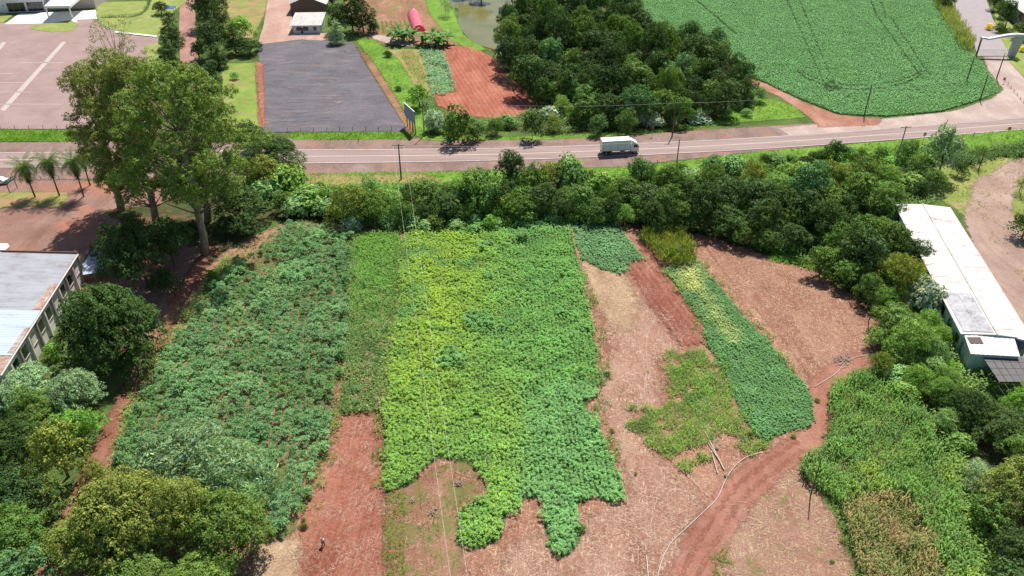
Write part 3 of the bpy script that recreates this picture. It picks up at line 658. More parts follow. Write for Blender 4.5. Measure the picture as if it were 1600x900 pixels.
fill('belt_low', [(1090, 345), (1240, 350), (1330, 345), (1400, 350), (1400, 440), (1350, 455), (1300, 420), (1215, 375), (1150, 362)], 20, 27, ['broad', 'lumpy', 'fine'], ['dark', 'mid', 'mid'], 5)
fill('belt_edge', [(640, 340), (900, 318), (950, 340), (800, 345), (640, 355)], 12, 16, ['vine', 'bush'], ['pale', 'mid', 'bright', 'pale'], 6)
fill('belt_fill', [(430, 290), (640, 300), (800, 285), (1000, 275), (1150, 275), (1300, 262), (1420, 270), (1390, 330), (1300, 370), (1150, 350), (960, 330), (800, 328), (640, 338), (450, 330)], 12, 19, ['lumpy', 'fine', 'broad', 'fine', 'vine'], ['dark', 'mid', 'mid', 'dark', 'olive', 'lime'], 15, .52, 2500, (.9, 1.3))
fill('verge_shrubs', [(1062, 262), (1200, 248), (1330, 233), (1400, 238), (1330, 262), (1200, 274), (1080, 286)], 8, 14, ['vine', 'bush', 'fine'], ['lime', 'pale', 'mid', 'dark'], 16, .7)
# --- slope beside the white shed
T('slope', [(1395, 372, 27, 'broad', 'mid'), (1360, 352, 27, 'lumpy', 'mid'), (1345, 395, 34, 'broad', 'dark'), (1310, 405, 20, 'feather', 'grey'), (1325, 420, 24, 'broad', 'mid'), (1405, 432, 36, 'feather', 'olive', 1.1), (1430, 395, 22, 'fine', 'dark'), (1440, 425, 20, 'fine', 'yellow'),
  (1448, 462, 27, 'vine', 'silver', 1.7), (1400, 492, 34, 'lumpy', 'mid', .9), (1385, 465, 22, 'feather', 'lime'), (1430, 530, 36, 'feather', 'lime'), (1375, 525, 18, 'fine', 'lime'), (1450, 500, 20, 'feather', 'lime'), (1455, 548, 24, 'feather', 'pale'), (1376, 569, 18, 'feather', 'olive'), (1405, 583, 22, 'vine', 'pale'),
  (1476, 590, 20, 'feather', 'lime'), (1488, 572, 12, 'bush', 'bright'), (1440, 590, 24, 'feather', 'lime'), (1420, 610, 20, 'vine', 'lime')])
fill('slope', [(1395, 340), (1410, 385), (1455, 480), (1485, 560), (1490, 620), (1440, 600), (1400, 560), (1370, 500), (1380, 420), (1370, 350)], 16, 26, ['fine', 'feather', 'broad', 'vine'], ['mid', 'lime', 'pale', 'mid', 'grey'], 7, 0.7)
# --- lower right
T('lower_right', [(1522, 632, 42, 'grand', 'dark', 1.2), (1570, 660, 46, 'big', 'dark', .8), (1588, 700, 36, 'big', 'mid', .7), (1600, 625, 24, 'fine', 'bright'), (1530, 740, 24, 'fine', 'grey'), (1590, 762, 58, 'big', 'olive', .95), (1556, 800, 34, 'broad', 'mid'),
  (1630, 860, 60, 'big', 'dark', .9), (1700, 760, 60, 'big', 'dark', 1.2), (1700, 650, 50, 'big', 'dark', 1.0), (1480, 655, 20, 'feather', 'pale'), (1505, 690, 20, 'vine', 'lime'), (1600, 930, 50, 'broad', 'dark', .8), (1660, 580, 30, 'broad', 'dark')])
# --- wood beyond the highway
T('wood_front', [(722, 196, 25, 'bush', 'mid', 1.3), (743, 202, 16, 'bush', 'dark', 1.3), (678, 190, 16, 'vine', 'silver', 1.6), (705, 200, 14, 'bush', 'mid'), (832, 196, 17, 'bush', 'dark', 1.6), (775, 197, 13, 'fine', 'mid'), (792, 190, 14, 'vine', 'pale'), (860, 175, 16, 'vine', 'silver', 1.3), (866, 190, 14, 'fine', 'olive'), (880, 165, 16, 'fine', 'lime'), (655, 148, 17, 'broad', 'bright'), (622, 137, 6, 'bush', 'dark'), (605, 83, 7, 'bush', 'dark'),
  (912, 160, 22, 'conifer', 'mid', .6), (935, 195, 15, 'fine', 'blue'), (935, 160, 18, 'lumpy', 'mid'), (1026, 188, 14, 'vine', 'silver', 1.3), (1090, 183, 18, 'vine', 'silver', .7), (1122, 128, 14, 'conifer', 'dark', .65), (1162, 145, 15, 'conifer', 'dark', .6), (1130, 168, 8, 'bush', 'silver'), (1137, 178, 9, 'bush', 'pale'), (1188, 148, 11, 'fine', 'pale'), (980, 188, 16, 'lumpy', 'mid'), (1005, 185, 12, 'vine', 'silver', 1.4), (1050, 180, 14, 'fine', 'dark'), (1168, 174, 9, 'bush', 'pale'), (954, 152, 22, 'broad', 'olive')])
fill('wood', [(790, 75), (795, 20), (805, -25), (985, -25), (1000, 30), (1050, 50), (1120, 62), (1160, 100), (1175, 150), (1130, 165), (1040, 172), (960, 170), (900, 155), (850, 140), (800, 105)], 14, 30, ['broad', 'lumpy', 'lumpy', 'fine', 'broad', 'broad'], ['dark', 'dark', 'mid', 'deep', 'dark', 'blue', 'mid', 'dark'], 8, 0.5, 5000, (0.95, 1.5))
# --- conifers and trees top left
T('top_left', [(263, 46, 17, 'conifer', 'dark', .62), (262, 86, 15, 'conifer', 'dark', .45), (250, 8, 12, 'broad', 'dark'), (318, 12, 22, 'broad', 'dark', 1.2), (322, 52, 25, 'broad', 'dark', 1.3), (345, 25, 16, 'conifer', 'dark', .7), (337, 84, 14, 'conifer', 'dark', .6), (327, 118, 17, 'conifer', 'dark', .5), (372, 38, 20, 'broad', 'bright'), (387, 70, 17, 'broad', 'dark', .8), (365, 62, 14, 'conifer', 'dark', .6), (404, 72, 8, 'bush', 'dark'), (367, 118, 7, 'bush', 'pale'), (327, -12, 18, 'conifer', 'dark', .8), (310, 80, 12, 'broad', 'dark')])
T('garden', [(530, 22, 18, 'broad', 'dark', 1.4), (524, 50, 12, 'conifer', 'grey', .6), (527, 32, 13, 'broad', 'grey', 1.1), (548, 15, 13, 'conifer', 'dark', 1.0), (565, 15, 14, 'conifer', 'dark', 1.0), (582, 30, 9, 'conifer', 'dark', .9), (511, 8, 9, 'bush', 'bright'), (696, 8, 10, 'sparse', 'grey', 1.4), (790, 92, 16, 'vine', 'silver', 1.7), (793, 64, 14, 'fine', 'grey', 1.1), (799, 25, 16, 'broad', 'dark'), (700, 16, 8, 'sparse', 'grey', 1.3), (752, -16, 16, 'broad', 'deep'), (722, -20, 14, 'broad', 'dark')])
T('gate', [(1482, -4, 12, 'broad', 'dark', 1.3), (1568, 14, 10, 'broad', 'mid', 1.2), (1578, 22, 13, 'broad', 'dark', 1.4), (1556, 2, 12, 'fine', 'dark'), (1561, 43, 9, 'bush', 'mid'), (1547, 41, 6.5, 'bush', 'gold'), (1600, 42, 14, 'broad', 'mid', 1.2), (1589, 69, 5, 'bush', 'gold'), (1598, 76, 6, 'bush', 'gold'), (1615, 20, 15, 'broad', 'dark', 1.2), (1588, 92, 4, 'bush', 'bright')])
T('yard_right', [(1607, 345, 22, 'broad', 'dark', 1.2), (1600, 290, 14, 'sparse', 'dark')])
T('strays', [(474, 822, 5.8, 'bush', 'mid'), (474, 812, 3.6, 'bush', 'mid'), (949, 584, 4.3, 'bush', 'mid'), (956, 672, 4.3, 'bush', 'olive'), (908, 824, 8.6, 'bush', 'mid'), (993, 740, 2.9, 'bush', 'olive'), (1172, 678, 5.0, 'bush', 'mid'), (1278, 625, 4.3, 'bush', 'olive'), (1240, 680, 5.0, 'bush', 'olive'), (1120, 700, 2.9, 'bush', 'silver'), (1135, 742, 3.6, 'bush', 'silver'), (1300, 877, 3.6, 'bush', 'mid')])
# --- left edge, lower left
T('lower_left', [(424, 230, 46, 'big', 'dark', .8), (380, 205, 28, 'broad', 'dark', 1.0), (392, 262, 28, 'big', 'dark', .6), (408, 285, 24, 'lumpy', 'dark', .8), (160, 498, 92, 'grand', 'dark', 1.15), (118, 612, 48, 'big', 'grey', .85), (35, 598, 50, 'big', 'grey', .8), (62, 640, 46, 'big', 'mid', .8), (20, 690, 55, 'big', 'dark', .9), (88, 700, 42, 'lumpy', 'olive', 1.1), (120, 660, 34, 'fine', 'bright', .9),
  (70, 760, 38, 'sparse', 'olive', 1.1), (20, 770, 44, 'lumpy', 'dark', .9), (8, 840, 58, 'big', 'mid', .85), (40, 895, 52, 'lumpy', 'blue', .8), (285, 705, 78, 'feather', 'grey', .8), (350, 735, 62, 'feather', 'grey', .8), (245, 715, 32, 'fine', 'blue'), (190, 790, 92, 'grand', 'olive', 1.3), (272, 800, 66, 'grand', 'olive', 1.25), (125, 850, 62, 'big', 'olive', .85), (348, 822, 70, 'big', 'mid', .75), (215, 890, 56, 'big', 'mid', .7), (310, 905, 56, 'big', 'mid', .7), (385, 780, 26, 'fine', 'pale'), (150, 740, 24, 'fine', 'olive'),
  (220, 400, 56, 'big', 'dark', 1.0), (185, 375, 34, 'lumpy', 'dark', 1.1), (262, 372, 36, 'lumpy', 'dark', 1.1), (375, 318, 34, 'lumpy', 'dark', .9), (382, 345, 26, 'lumpy', 'dark', .7), (355, 350, 18, 'bush', 'dark'), (300, 355, 18, 'bush', 'dark'), (80, 548, 15, 'bush', 'bright'), (260, 440, 24, 'fine', 'dark'), (408, 262, 30, 'lumpy', 'olive', 1.1), (330, 430, 12, 'bush', 'mid'), (40, 640, 30, 'fine', 'mid')])

# ------------------------------------------------------------------ the great eucalyptus group
def euca(px, py, top, spread, seed, tint, dens=1.0, label='', leaf=0.36, lobr=2.35, start=0.3, trad=0.85, nl=84):
    """px, py: foot of the trunk; top: (x, y) of the tip in the photograph"""
    rs = R_(seed); b = P(px, py, 0); q = (top[1] - 450) / F; vx = (top[0] - 800) / F
    d = FW + np.array([vx, 0, 0]) - q * UP; t = b[1] / d[1]; H = HC + d[2] * t; dx = d[0] * t - b[0]
    L = []; m = MB(); pts = [np.array([dx * (i / 8) ** 1.3 + rs.normal(0, .25) * (i > 0), rs.normal(0, .3) * (i > 0), H * 0.92 * i / 8]) for i in range(9)]
    m.tube(pts, [trad * (1 - 0.105 * i) for i in range(9)], 9)
    for k in range(nl):
        u = start + (1 - start) * (k + rs.uniform(0, 1)) / nl; a = k * 2.4 + rs.normal(0, .3)
        q_ = (u - start) / (1 - start); env = spread * (1 - .62 * q_ ** 3) * (.62 + .38 * min(1, q_ * 3)) * rs.uniform(0.3, 1.06)
        i = int(min(7, max(1, (u - 0.07) * 8))); base = pts[i]
        c = np.array([dx * u ** 1.3 + env * math.cos(a), env * math.sin(a) * 0.8, H * u])
        r = lobr * rs.uniform(0.6, 1.2); L.append((c, (r, r, r * 0.8)))
        mid = base * .45 + c * .55 + np.array([0, 0, -0.8]); m.tube([base, mid, c], [trad * .22, trad * .13, .05], 5)
    v, f, tn = clumpy(L, 0.68, leaf, 0.5, 0.8 * dens, rs, 0.3, -0.5, 1.0)
    e = empty('eucalyptus_tree', (b[0], b[1], 0), 0, label, 'tree', 'tall eucalyptus trees beside the highway')
    o = obj('crown', quads_mesh('crown', v, f, tone_cols(tn, rs, .16), [LEAF]), None, e); o.color = (*tint, 1)
    m.build('trunk', PALEBARK, e, True); return e
euca(322, 397, (262, 108), 15.0, 301, (0.135, 0.19, 0.042), 1.0, 'tallest eucalyptus with a bare pale trunk standing on the red track', start=.38, nl=66)
euca(245, 350, (182, 94), 11.5, 302, (0.16, 0.19, 0.048), 1.0, 'eucalyptus with bronze-green crown at the left of the tall group', start=.22, nl=58)
euca(325, 346, (300, 158), 8.5, 303, (0.14, 0.19, 0.046), 1.0, 'eucalyptus crown leaning over the highway beside the dark flat tree', start=.2, nl=48)
euca(190, 328, (133, 105), 6.5, 304, (0.16, 0.18, 0.05), .9, 'slim bronze eucalyptus at the outer left of the tall group', start=.2, nl=42)
euca(215, 300, (172, 28), 7.5, 305, (0.2, 0.21, 0.11), .3, 'thin pale eucalyptus with sparse see-through crown rising behind the group', 0.32, 1.5, .55, .4, nl=26)
# ------------------------------------------------------------------ crops and ground cover
def plant_proto(kind, rs):
    """unit plants: verts, quads, tones"""
    V, Fc, Tn = [], [], []
    def blade(b, d, L, W, droop, tn, segs=1):
        d = np.array(d) / np.linalg.norm(d); s = np.cross(d, [0, 0, 1.0]); s = s / (np.linalg.norm(s) + 1e-6) * W; k = len(V)
        if segs == 1:
            V.extend([b, b + d * L * .5 - s, b + d * L + np.array([0, 0, -droop]), b + d * L * .5 + s]); Fc.append((k, k + 1, k + 2, k + 3)); Tn.append(tn)
        else:
            m_ = b + d * L * .5 + np.array([0, 0, droop * .2]); e = b + d * L + np.array([0, 0, -droop])
            V.extend([b - s * .5, b + s * .5, m_ + s, m_ - s, e + s * .15, e - s * .15]); Fc.append((k, k + 1, k + 2, k + 3)); Fc.append((k + 3, k + 2, k + 4, k + 5)); Tn.extend([tn, tn * 1.1])
    if kind == 'cassava':
        for q in range(4):
            c = np.array([rs.normal(0, .24), rs.normal(0, .24), rs.uniform(.85, 1.35)])
            if q == 3: c[2] = .6
            for i in range(11):
                a = i * 2.4 + rs.normal(0, .2); e = rs.uniform(-.15, .7) if i < 8 else rs.uniform(.8, 1.3)
                d = (math.cos(a) * math.cos(e), math.sin(a) * math.cos(e), math.sin(e))
                blade(c + np.array(d) * .04, d, rs.uniform(.24, .38), rs.uniform(.06, .095), rs.uniform(.05, .22), rs.uniform(.8, 1.2))
    elif kind == 'bushy':
        for q in range(9):
            a = q * 2.4; c = np.array([.5 * math.sqrt(q / 9) * math.cos(a), .5 * math.sqrt(q / 9) * math.sin(a), 1.25 - .45 * q / 9 + rs.normal(0, .08)])
            for i in range(11):
                a = i * 2.4 + rs.normal(0, .2); e = rs.uniform(-.1, .7) if i < 8 else rs.uniform(.8, 1.3)
                d = (math.cos(a) * math.cos(e), math.sin(a) * math.cos(e), math.sin(e))
                blade(c + np.array(d) * .04, d, rs.uniform(.2, .36), rs.uniform(.05, .085), rs.uniform(.05, .15), rs.uniform(.8, 1.2))
    elif kind == 'soy':
        for i in range(8):
            p = np.array([rs.normal(0, .28), rs.normal(0, .2), rs.uniform(.35, .75)]); a = rs.uniform(0, 6.28)
            d = (math.cos(a), math.sin(a), rs.uniform(-.25, .5)); blade(p, d, rs.uniform(.3, .5), rs.uniform(.1, .17), 0.05, rs.uniform(.75, 1.2))
    elif kind == 'corn':
        for i in range(9):
            a = (i % 2) * math.pi + rs.normal(0, .6); z = .35 + i * .19; e = rs.uniform(.5, 1.0)
            blade(np.array([0, 0, z]), (math.cos(a) * math.cos(e), math.sin(a) * math.cos(e), math.sin(e)), rs.uniform(.65, .95), .075, rs.uniform(.35, .6), rs.uniform(.75, 1.25), 2)
        blade(np.array([0, 0, .0]), (0.05, 0, 1), 2.2, .022, 0, .9, 2)
    elif kind == 'cane':
        for i in range(9):
            a = rs.uniform(0, 6.28); b = np.array([rs.normal(0, .2), rs.normal(0, .2), rs.uniform(.3, 1.4)]); e = rs.uniform(1.0, 1.45)
            blade(b, (math.cos(a) * math.cos(e), math.sin(a) * math.cos(e), math.sin(e)), rs.uniform(.9, 1.5), .04, rs.uniform(.05, .4), rs.uniform(.75, 1.25), 2)
    elif kind == 'tuft':
        for i in range(9):
            a = rs.uniform(0, 6.28); e = rs.uniform(.5, 1.35); blade(np.array([rs.normal(0, .12), rs.normal(0, .12), 0]), (math.cos(a) * math.cos(e), math.sin(a) * math.cos(e), math.sin(e)), rs.uniform(.3, .6), .035, rs.uniform(0, .12), rs.uniform(.7, 1.3))
    elif kind == 'weed':
        for i in range(14):
            p = np.array([rs.normal(0, .22), rs.normal(0, .22), rs.uniform(.1, .65)]); a = rs.uniform(0, 6.28)
            blade(p, (math.cos(a), math.sin(a), rs.uniform(-.2, 1.1)), rs.uniform(.16, .34), rs.uniform(.04, .09), 0.03, rs.uniform(.7, 1.3))
    elif kind == 'cabbage':
        for i in range(9):
            a = i * 2.4; e = rs.uniform(.15, .9); blade(np.array([0, 0, .05]), (math.cos(a) * math.cos(e), math.sin(a) * math.cos(e), math.sin(e)), rs.uniform(.3, .42), .13, .05, rs.uniform(.8, 1.15))
    elif kind == 'straw':
        for i in range(5):
            p = np.array([rs.normal(0, .3), rs.normal(0, .3), rs.uniform(.02, .06)]); a = rs.uniform(0, 6.28)
            blade(p, (math.cos(a), math.sin(a), rs.uniform(-.02, .15)), rs.uniform(.25, .7), rs.uniform(.01, .02), 0.0, rs.uniform(.8, 1.2))
    return np.array(V), np.array(Fc), np.array(Tn)

PP = {k: [plant_proto(k, R_(900 + 7 * i + j)) for j in range(5)] for i, k in enumerate(('cassava', 'soy', 'corn', 'cane', 'tuft', 'weed', 'cabbage', 'straw', 'bushy'))}

def crop(name, kind, poly, step, colf, mat, seed, size=(0.8, 1.2), gap=None, rows=None, zs=1.0, z0=0.0, ragged=0.6, relief=.6, **kw):
    """plants over a polygon joined as one mesh. colf(x, y, n, rs) -> base colours; gap(x, y) -> keep mask"""
    rs = R_(seed); x0, y0 = poly.min(0) - 1; x1, y1 = poly.max(0) + 1
    sx, sy = step if hasattr(step, '__len__') else (step, step)
    if rows is None:
        X, Y = np.meshgrid(np.arange(x0, x1, sx), np.arange(y0, y1, sy)); X = X.ravel(); Y = Y.ravel()
        X = X + rs.uniform(-.5, .5, X.shape) * sx; Y = Y + rs.uniform(-.5, .5, Y.shape) * sy
    else:
        c = np.array([(x0 + x1) / 2, (y0 + y1) / 2]); h = np.hypot(x1 - x0, y1 - y0) / 2 + 2
        U, W = np.meshgrid(np.arange(-h, h, sx), np.arange(-h, h, sy)); U = U.ravel(); W = W.ravel()
        U = U + rs.normal(0, .07, U.shape) * sx; W = W + rs.uniform(-.35, .35, W.shape) * sy
        ca, sa = math.cos(rows), math.sin(rows); X = c[0] + U * ca - W * sa; Y = c[1] + U * sa + W * ca
    k = sdist(poly, X, Y) + (vnoise(X, Y, 2.2, seed) - 0.5) * 2 * ragged > 0
    if gap is not None: k &= gap(X, Y)
    X, Y = X[k], Y[k]; n = len(X)
    C = colf(X, Y, n, rs); S = rs.uniform(size[0], size[1], n) * np.where(rs.uniform(size=n) < .06, .6, 1) * (1 - relief / 2 + relief * vnoise(X, Y, 2.6, seed + 5)); A = rs.uniform(0, 6.28, n); K = rs.randint(0, 5, n)
    Vs, Fs, Cs = [], [], []; off = 0
    for j in range(5):
        v, f, tn = PP[kind][j]; i = np.where(K == j)[0]
        if not len(i): continue
        ca, sa, s = np.cos(A[i])[:, None], np.sin(A[i])[:, None], S[i][:, None]
        vx = (v[None, :, 0] * ca - v[None, :, 1] * sa) * s + X[i][:, None]; vy = (v[None, :, 0] * sa + v[None, :, 1] * ca) * s + Y[i][:, None]
        vz = v[None, :, 2] * s * zs + z0
        Vs.append(np.stack([vx, vy, vz], 2).reshape(-1, 3)); m = len(i)
        Fs.append((f[None] + (np.arange(m) * len(v))[:, None, None] + off).reshape(-1, 4)); off += m * len(v)
        Cs.append((C[i][:, None, :] * tn[None, :, None] * rs.uniform(.9, 1.1, (m, len(tn), 1))).reshape(-1, 3))
    me = quads_mesh(name, np.concatenate(Vs), np.concatenate(Fs), np.concatenate(Cs), [mat])
    global TRI; TRI += sum(len(x) for x in Fs) * 2
    return obj(name, me, kind='stuff', **kw)
TRI = 0

def pal(*stops, scale=5.0, seed=3, var=0.1):
    """colour drifting between the given tones over the field"""
    st = np.array(stops)
    def f(X, Y, n, rs):
        t = np.clip((fbm(X, Y, scale, seed) - .25) / .5, 0, .999) * (len(st) - 1); i = t.astype(int); u = (t - i)[:, None]
        return (st[i] * (1 - u) + st[np.minimum(i + 1, len(st) - 1)] * u) * rs.uniform(1 - var, 1 + var, (n, 1))
    return f

def to_px(X, Y):
    k = Y * CT + HC * ST; return 800 + F * X / k, 450 + F * (HC * CT - Y * ST) / k

BLUE = (0.105, 0.21, 0.088); BLUE2 = (0.155, 0.28, 0.125); DGREEN = (0.06, 0.13, 0.04); LGREEN = (0.12, 0.235, 0.045)
# left cassava field
pA = PL([(452, 350), (540, 356), (551, 372), (548, 425), (537, 540), (522, 650), (508, 700), (485, 760), (452, 833), (425, 842), (395, 800), (330, 720), (170, 730), (205, 640), (250, 560), (300, 500), (330, 440), (365, 405), (410, 385)], 0.8)
def gapA(X, Y):
    px, py = to_px(X, Y); g = fbm(X, Y, 5.0, 21)
    thr = 0.23 + 0.22 * np.clip(1 - np.hypot((px - 400) / 110, (py - 430) / 90), 0, 1) + 0.1 * (px < 330) * (py < 560)
    lane = np.abs((px - (448 - (py - 720) * .42))) < 5
    return (g > thr) & ~(lane & (py > 690))
sheet('crop_floor', pA, FIELDFLOOR, 5, label='green and red ground under the left cassava field', kind='structure')
crop('cassava_field', 'bushy', pA, (1.5, 1.0), pal(BLUE, BLUE2, (0.1, 0.2, 0.085), BLUE, (0.09, 0.19, 0.06), scale=7), CROP, 41, (.92, 1.55), gapA, rows=.12, label='blue-green cassava crop filling the left field', category='crop')
crop('field_weeds', 'weed', PL([(200, 560), (290, 470), (360, 395), (450, 345), (545, 352), (548, 500), (500, 720), (470, 830), (330, 740), (180, 730)]), 0.9, pal((.14, .24, .06), (.2, .27, .07), (.1, .18, .05), scale=4), GRASSLEAF, 42, (.7, 1.3), lambda X, Y: fbm(X, Y, 3.0, 33) > .38, label='yellow-green weeds between the left cassava plants', category='weeds')
crop('weed_border', 'weed', PL([(170, 735), (190, 650), (235, 570), (290, 490), (335, 420), (360, 400), (375, 410), (330, 470), (290, 530), (240, 600), (215, 700), (230, 740)]), 0.62, pal((.14, .27, .06), (.2, .33, .08), (.13, .22, .06), scale=4), GRASSLEAF, 43, (.9, 1.7), lambda X, Y: fbm(X, Y, 4.0, 34) > .3, label='light green creeping weeds edging the left track', category='weeds')
# weedy strip
pB = PL([(556, 362), (626, 364), (622, 430), (612, 520), (603, 640), (560, 642), (530, 645), (538, 540), (548, 440)], 0.3)
sheet('crop_floor', pB, CROPFLOOR, 6, label='green ground under the weedy strip', kind='structure')
def colB(X, Y, n, rs):
    px, py = to_px(X, Y); t = np.clip((py - 430) / 110, 0, 1)[:, None]; g = fbm(X, Y, 4, 55)[:, None]
    a = np.array([.15, .31, .06]) * (1 - g) + np.array([.19, .33, .07]) * g; b = np.array([.075, .17, .05]) * (1 - g) + np.array([.24, .3, .1]) * g; h = (vnoise(X, Y, 1.3, 58) > .72)[:, None]; b = np.where(h, np.array([.3, .27, .14]), b)
    return (a * (1 - t) + b * t) * rs.uniform(.85, 1.15, (n, 1))
crop('weedy_strip', 'weed', pB, 0.48, colB, GRASSLEAF, 44, (.8, 1.6), label='rank green weeds in the strip between the two cassava fields', category='weeds')
crop('weedy_strip_bushes', 'cassava', pB, 2.0, pal(DGREEN, BLUE, scale=5), CROP, 45, (.6, 1.1), lambda X, Y: fbm(X, Y, 3.0, 36) > .5, label='scattered darker plants standing up in the weedy strip', category='plants')
# main cassava field
pC = PL([(628, 366), (640, 352), (735, 350), (800, 325), (850, 326), (885, 340), (906, 405), (912, 440), (925, 500), (938, 590), (930, 612), (912, 625), (935, 650), (952, 700), (968, 735), (978, 772), (958, 780), (930, 768), (905, 778), (898, 800), (912, 822), (900, 850), (878, 866), (855, 848), (850, 795), (845, 770), (818, 770), (806, 795), (788, 798), (783, 836), (742, 852), (712, 842), (716, 795), (742, 772), (765, 760), (752, 735), (730, 715), (690, 708), (662, 722), (640, 752), (600, 762), (598, 650), (612, 520), (622, 430)], 1.0)
def colC(X, Y, n, rs):
    px, py = to_px(X, Y); w1 = np.exp(-((px - 665 - (py < 520) * 30) / 68) ** 2) * (py < 690) * np.clip((700 - py) / 120, 0.35, 1)
    w1 = w1 + 0.6 * np.exp(-((px - 800) / 42) ** 2) * np.clip((py - 560) / 90, 0, 1)
    w2 = np.clip((px - 800 - (py < 600) * 150 + (py - 600) * .15) / 60, 0, 1) * np.clip((py - 540) / 60, 0.0, 1)
    w2 = np.maximum(w2, np.clip((px - 730) / 60, 0, 1) * np.clip((370 - py) / 25, 0, 1))
    g = fbm(X, Y, 3.0, 61); w1 = np.clip(w1 + (g - .5) * .35 + rs.normal(0, .14, n), 0, 1)[:, None]; w2 = np.clip(w2 + (g - .5) * .4 + rs.normal(0, .12, n), 0, 1)[:, None]
    rx = np.clip((px - 690) / 140, 0, 1)[:, None]; base = (np.array([.2, .34, .07]) * (1 - rx) + np.array([.165, .335, .095]) * rx) * (1.08 - g[:, None] * .3); y = np.array([.26, .36, .05]); b = np.array([.175, .335, .13])
    c = base * (1 - w1) + y * w1; c = c * (1 - w2) + b * w2
    dk = np.clip((fbm(X, Y, 4.5, 71) - .62) / .12, 0, 1)[:, None] * (py[:, None] < 620); c = c * (1 - .7 * dk) + np.array([.11, .25, .08]) * .7 * dk
    return c * rs.uniform(.85, 1.15, (n, 1))
sheet('crop_floor', PL([to_px(a[0], a[1]) for a in pC]), CROPFLOOR, 7, label='green ground under the main cassava field', kind='structure')
def gapC(X, Y): return fbm(X, Y, 2.2, 81) > .2
crop('cassava_field', 'cassava', pC, (.7, .44), colC, CROP, 46, (.52, .88), gapC, rows=.03, label='bright yellow-green cassava crop in the middle of the farm', category='crop')
for k, (x, y, r) in enumerate([(745, 500, 24), (765, 430, 13), (708, 560, 22), (812, 366, 16), (880, 482, 18), (760, 380, 12), (910, 510, 9), (822, 345, 18), (690, 345, 14), (740, 355, 14), (770, 345, 20)]):
    c_ = P(x, y, 1.2)[:2]; rr = r / 8.0
    pb = np.array([c_ + np.array([math.cos(a), math.sin(a) * .9]) * rr for a in np.linspace(0, 6.28, 9)[:-1]])
    crop('tall_weed_patch', 'cassava', pb, 0.8, pal((.12, .25, .08), (.15, .29, .1), scale=3), CROP, 400 + k, (.9, 1.35), label=f"darker taller plants {['in the middle of the bright field', 'in the bright field near its top', 'left of centre in the bright field', 'at the upper right of the bright field', 'near the right edge of the bright field', 'beside the yellow part near the belt', 'at the right rim of the bright field', 'against the belt at the field top', 'below the power pole at the field top', 'at the head of the yellow crop', 'along the belt above the bright field'][k]}", category='plants')
for k, (pts, wd, lb) in enumerate((([(625, 365), (617, 450), (606, 540), (600, 640), (598, 760)], 2.4, 'mixed weeds along the left edge of the main crop'), ([(550, 370), (546, 450), (534, 560), (527, 645), (506, 720), (470, 800)], 2.2, 'mixed weeds along the right edge of the left field'), ([(906, 410), (914, 450), (938, 590), (935, 650), (978, 772)], 2.0, 'weeds scattered along the right edge of the main crop'), ([(1012, 400), (1062, 455), (1110, 540)], 1.6, 'weeds along the ploughed plot'), ([(1094, 405), (1160, 485), (1262, 600)], 1.6, 'weeds along the right edge of the long bean plot'), ([(1250, 720), (1285, 765), (1315, 790), (1345, 900), (1360, 960)], 2.0, 'weeds along the left edge of the maize'))):
    crop('edge_weeds', 'weed', ribbon(smooth(PL(pts), 4), wd), .62, pal((.13, .22, .05), (.22, .27, .08), (.09, .18, .04), scale=2), GRASSLEAF, 500 + k, (.5, 1.4), (lambda s_: lambda X, Y: fbm(X, Y, 2.0, s_) > .42)(500 + k), ragged=1.4, label=lb, category='weeds')
# small blue-green bean plot, cane block, right-hand soy plot
pD = PL([(893, 346), (930, 340), (962, 347), (985, 375), (1004, 404), (990, 408), (973, 428), (940, 420), (908, 402)], 0.4)
sheet('crop_floor', pD, CROPFLOOR, 6, label='ground under the small bean plot', kind='structure')
dv = PL([(940, 350), (985, 410)]); aD = math.atan2(*(dv[1] - dv[0])[::-1]) - math.pi / 2
crop('bean_plot', 'soy', pD, (0.9, 0.32), pal((.09, .19, .08), (.12, .25, .11), scale=3), CROP, 47, (.75, 1.15), rows=aD, label='small blue-green bean plot in rows below the tree belt', category='crop')
pE = PL([(1000, 368), (1018, 352), (1042, 347), (1072, 366), (1092, 395), (1084, 405), (1058, 412), (1030, 402)], 1.6)
crop('cane_block', 'cane', pE, 0.5, pal((.14, .2, .04), (.24, .26, .06), scale=2), GRASSLEAF, 48, (1.0, 1.5), ragged=.3, label='block of tall yellow-green cane with upright leaves', category='crop')
pF = PL([(1036, 418), (1062, 412), (1092, 403), (1120, 440), (1160, 490), (1215, 550), (1258, 597), (1271, 622), (1266, 662), (1232, 672), (1192, 690), (1160, 650), (1140, 600), (1112, 545), (1102, 510), (1066, 455)], 0.4)
sheet('crop_floor', pF, CROPFLOOR, 6, label='ground under the long bean plot', kind='structure')
def colF(X, Y, n, rs):
    px, py = to_px(X, Y); g = fbm(X, Y, 3.5, 91); w = np.clip(1.15 - np.abs(px - 1070 - (py - 420) * .62) / 45 - (py - 400) / 160 + (g - .5) * 1.6, 0, 1)[:, None]
    return (np.array([.085, .2, .065]) * (1 - w) + np.array([.32, .34, .12]) * w) * (0.85 + .3 * g[:, None]) * rs.uniform(.85, 1.15, (n, 1))
dv = PL([(1080, 420), (1255, 640)]); aF = math.atan2(*(dv[1] - dv[0])[::-1]) - math.pi / 2
crop('bean_plot', 'soy', pF, (0.62, 0.3), colF, CROP, 49, (.6, .95), lambda X, Y: fbm(X, Y, 3., 92) > .2, rows=aF, label='long green bean plot yellowing at its upper end', category='crop')
pH = PL([(1030, 562), (1100, 540), (1125, 570), (1152, 630), (1194, 692), (1160, 705), (1120, 690), (1085, 742), (1040, 705), (1010, 680), (975, 652), (1000, 642), (1040, 640)])
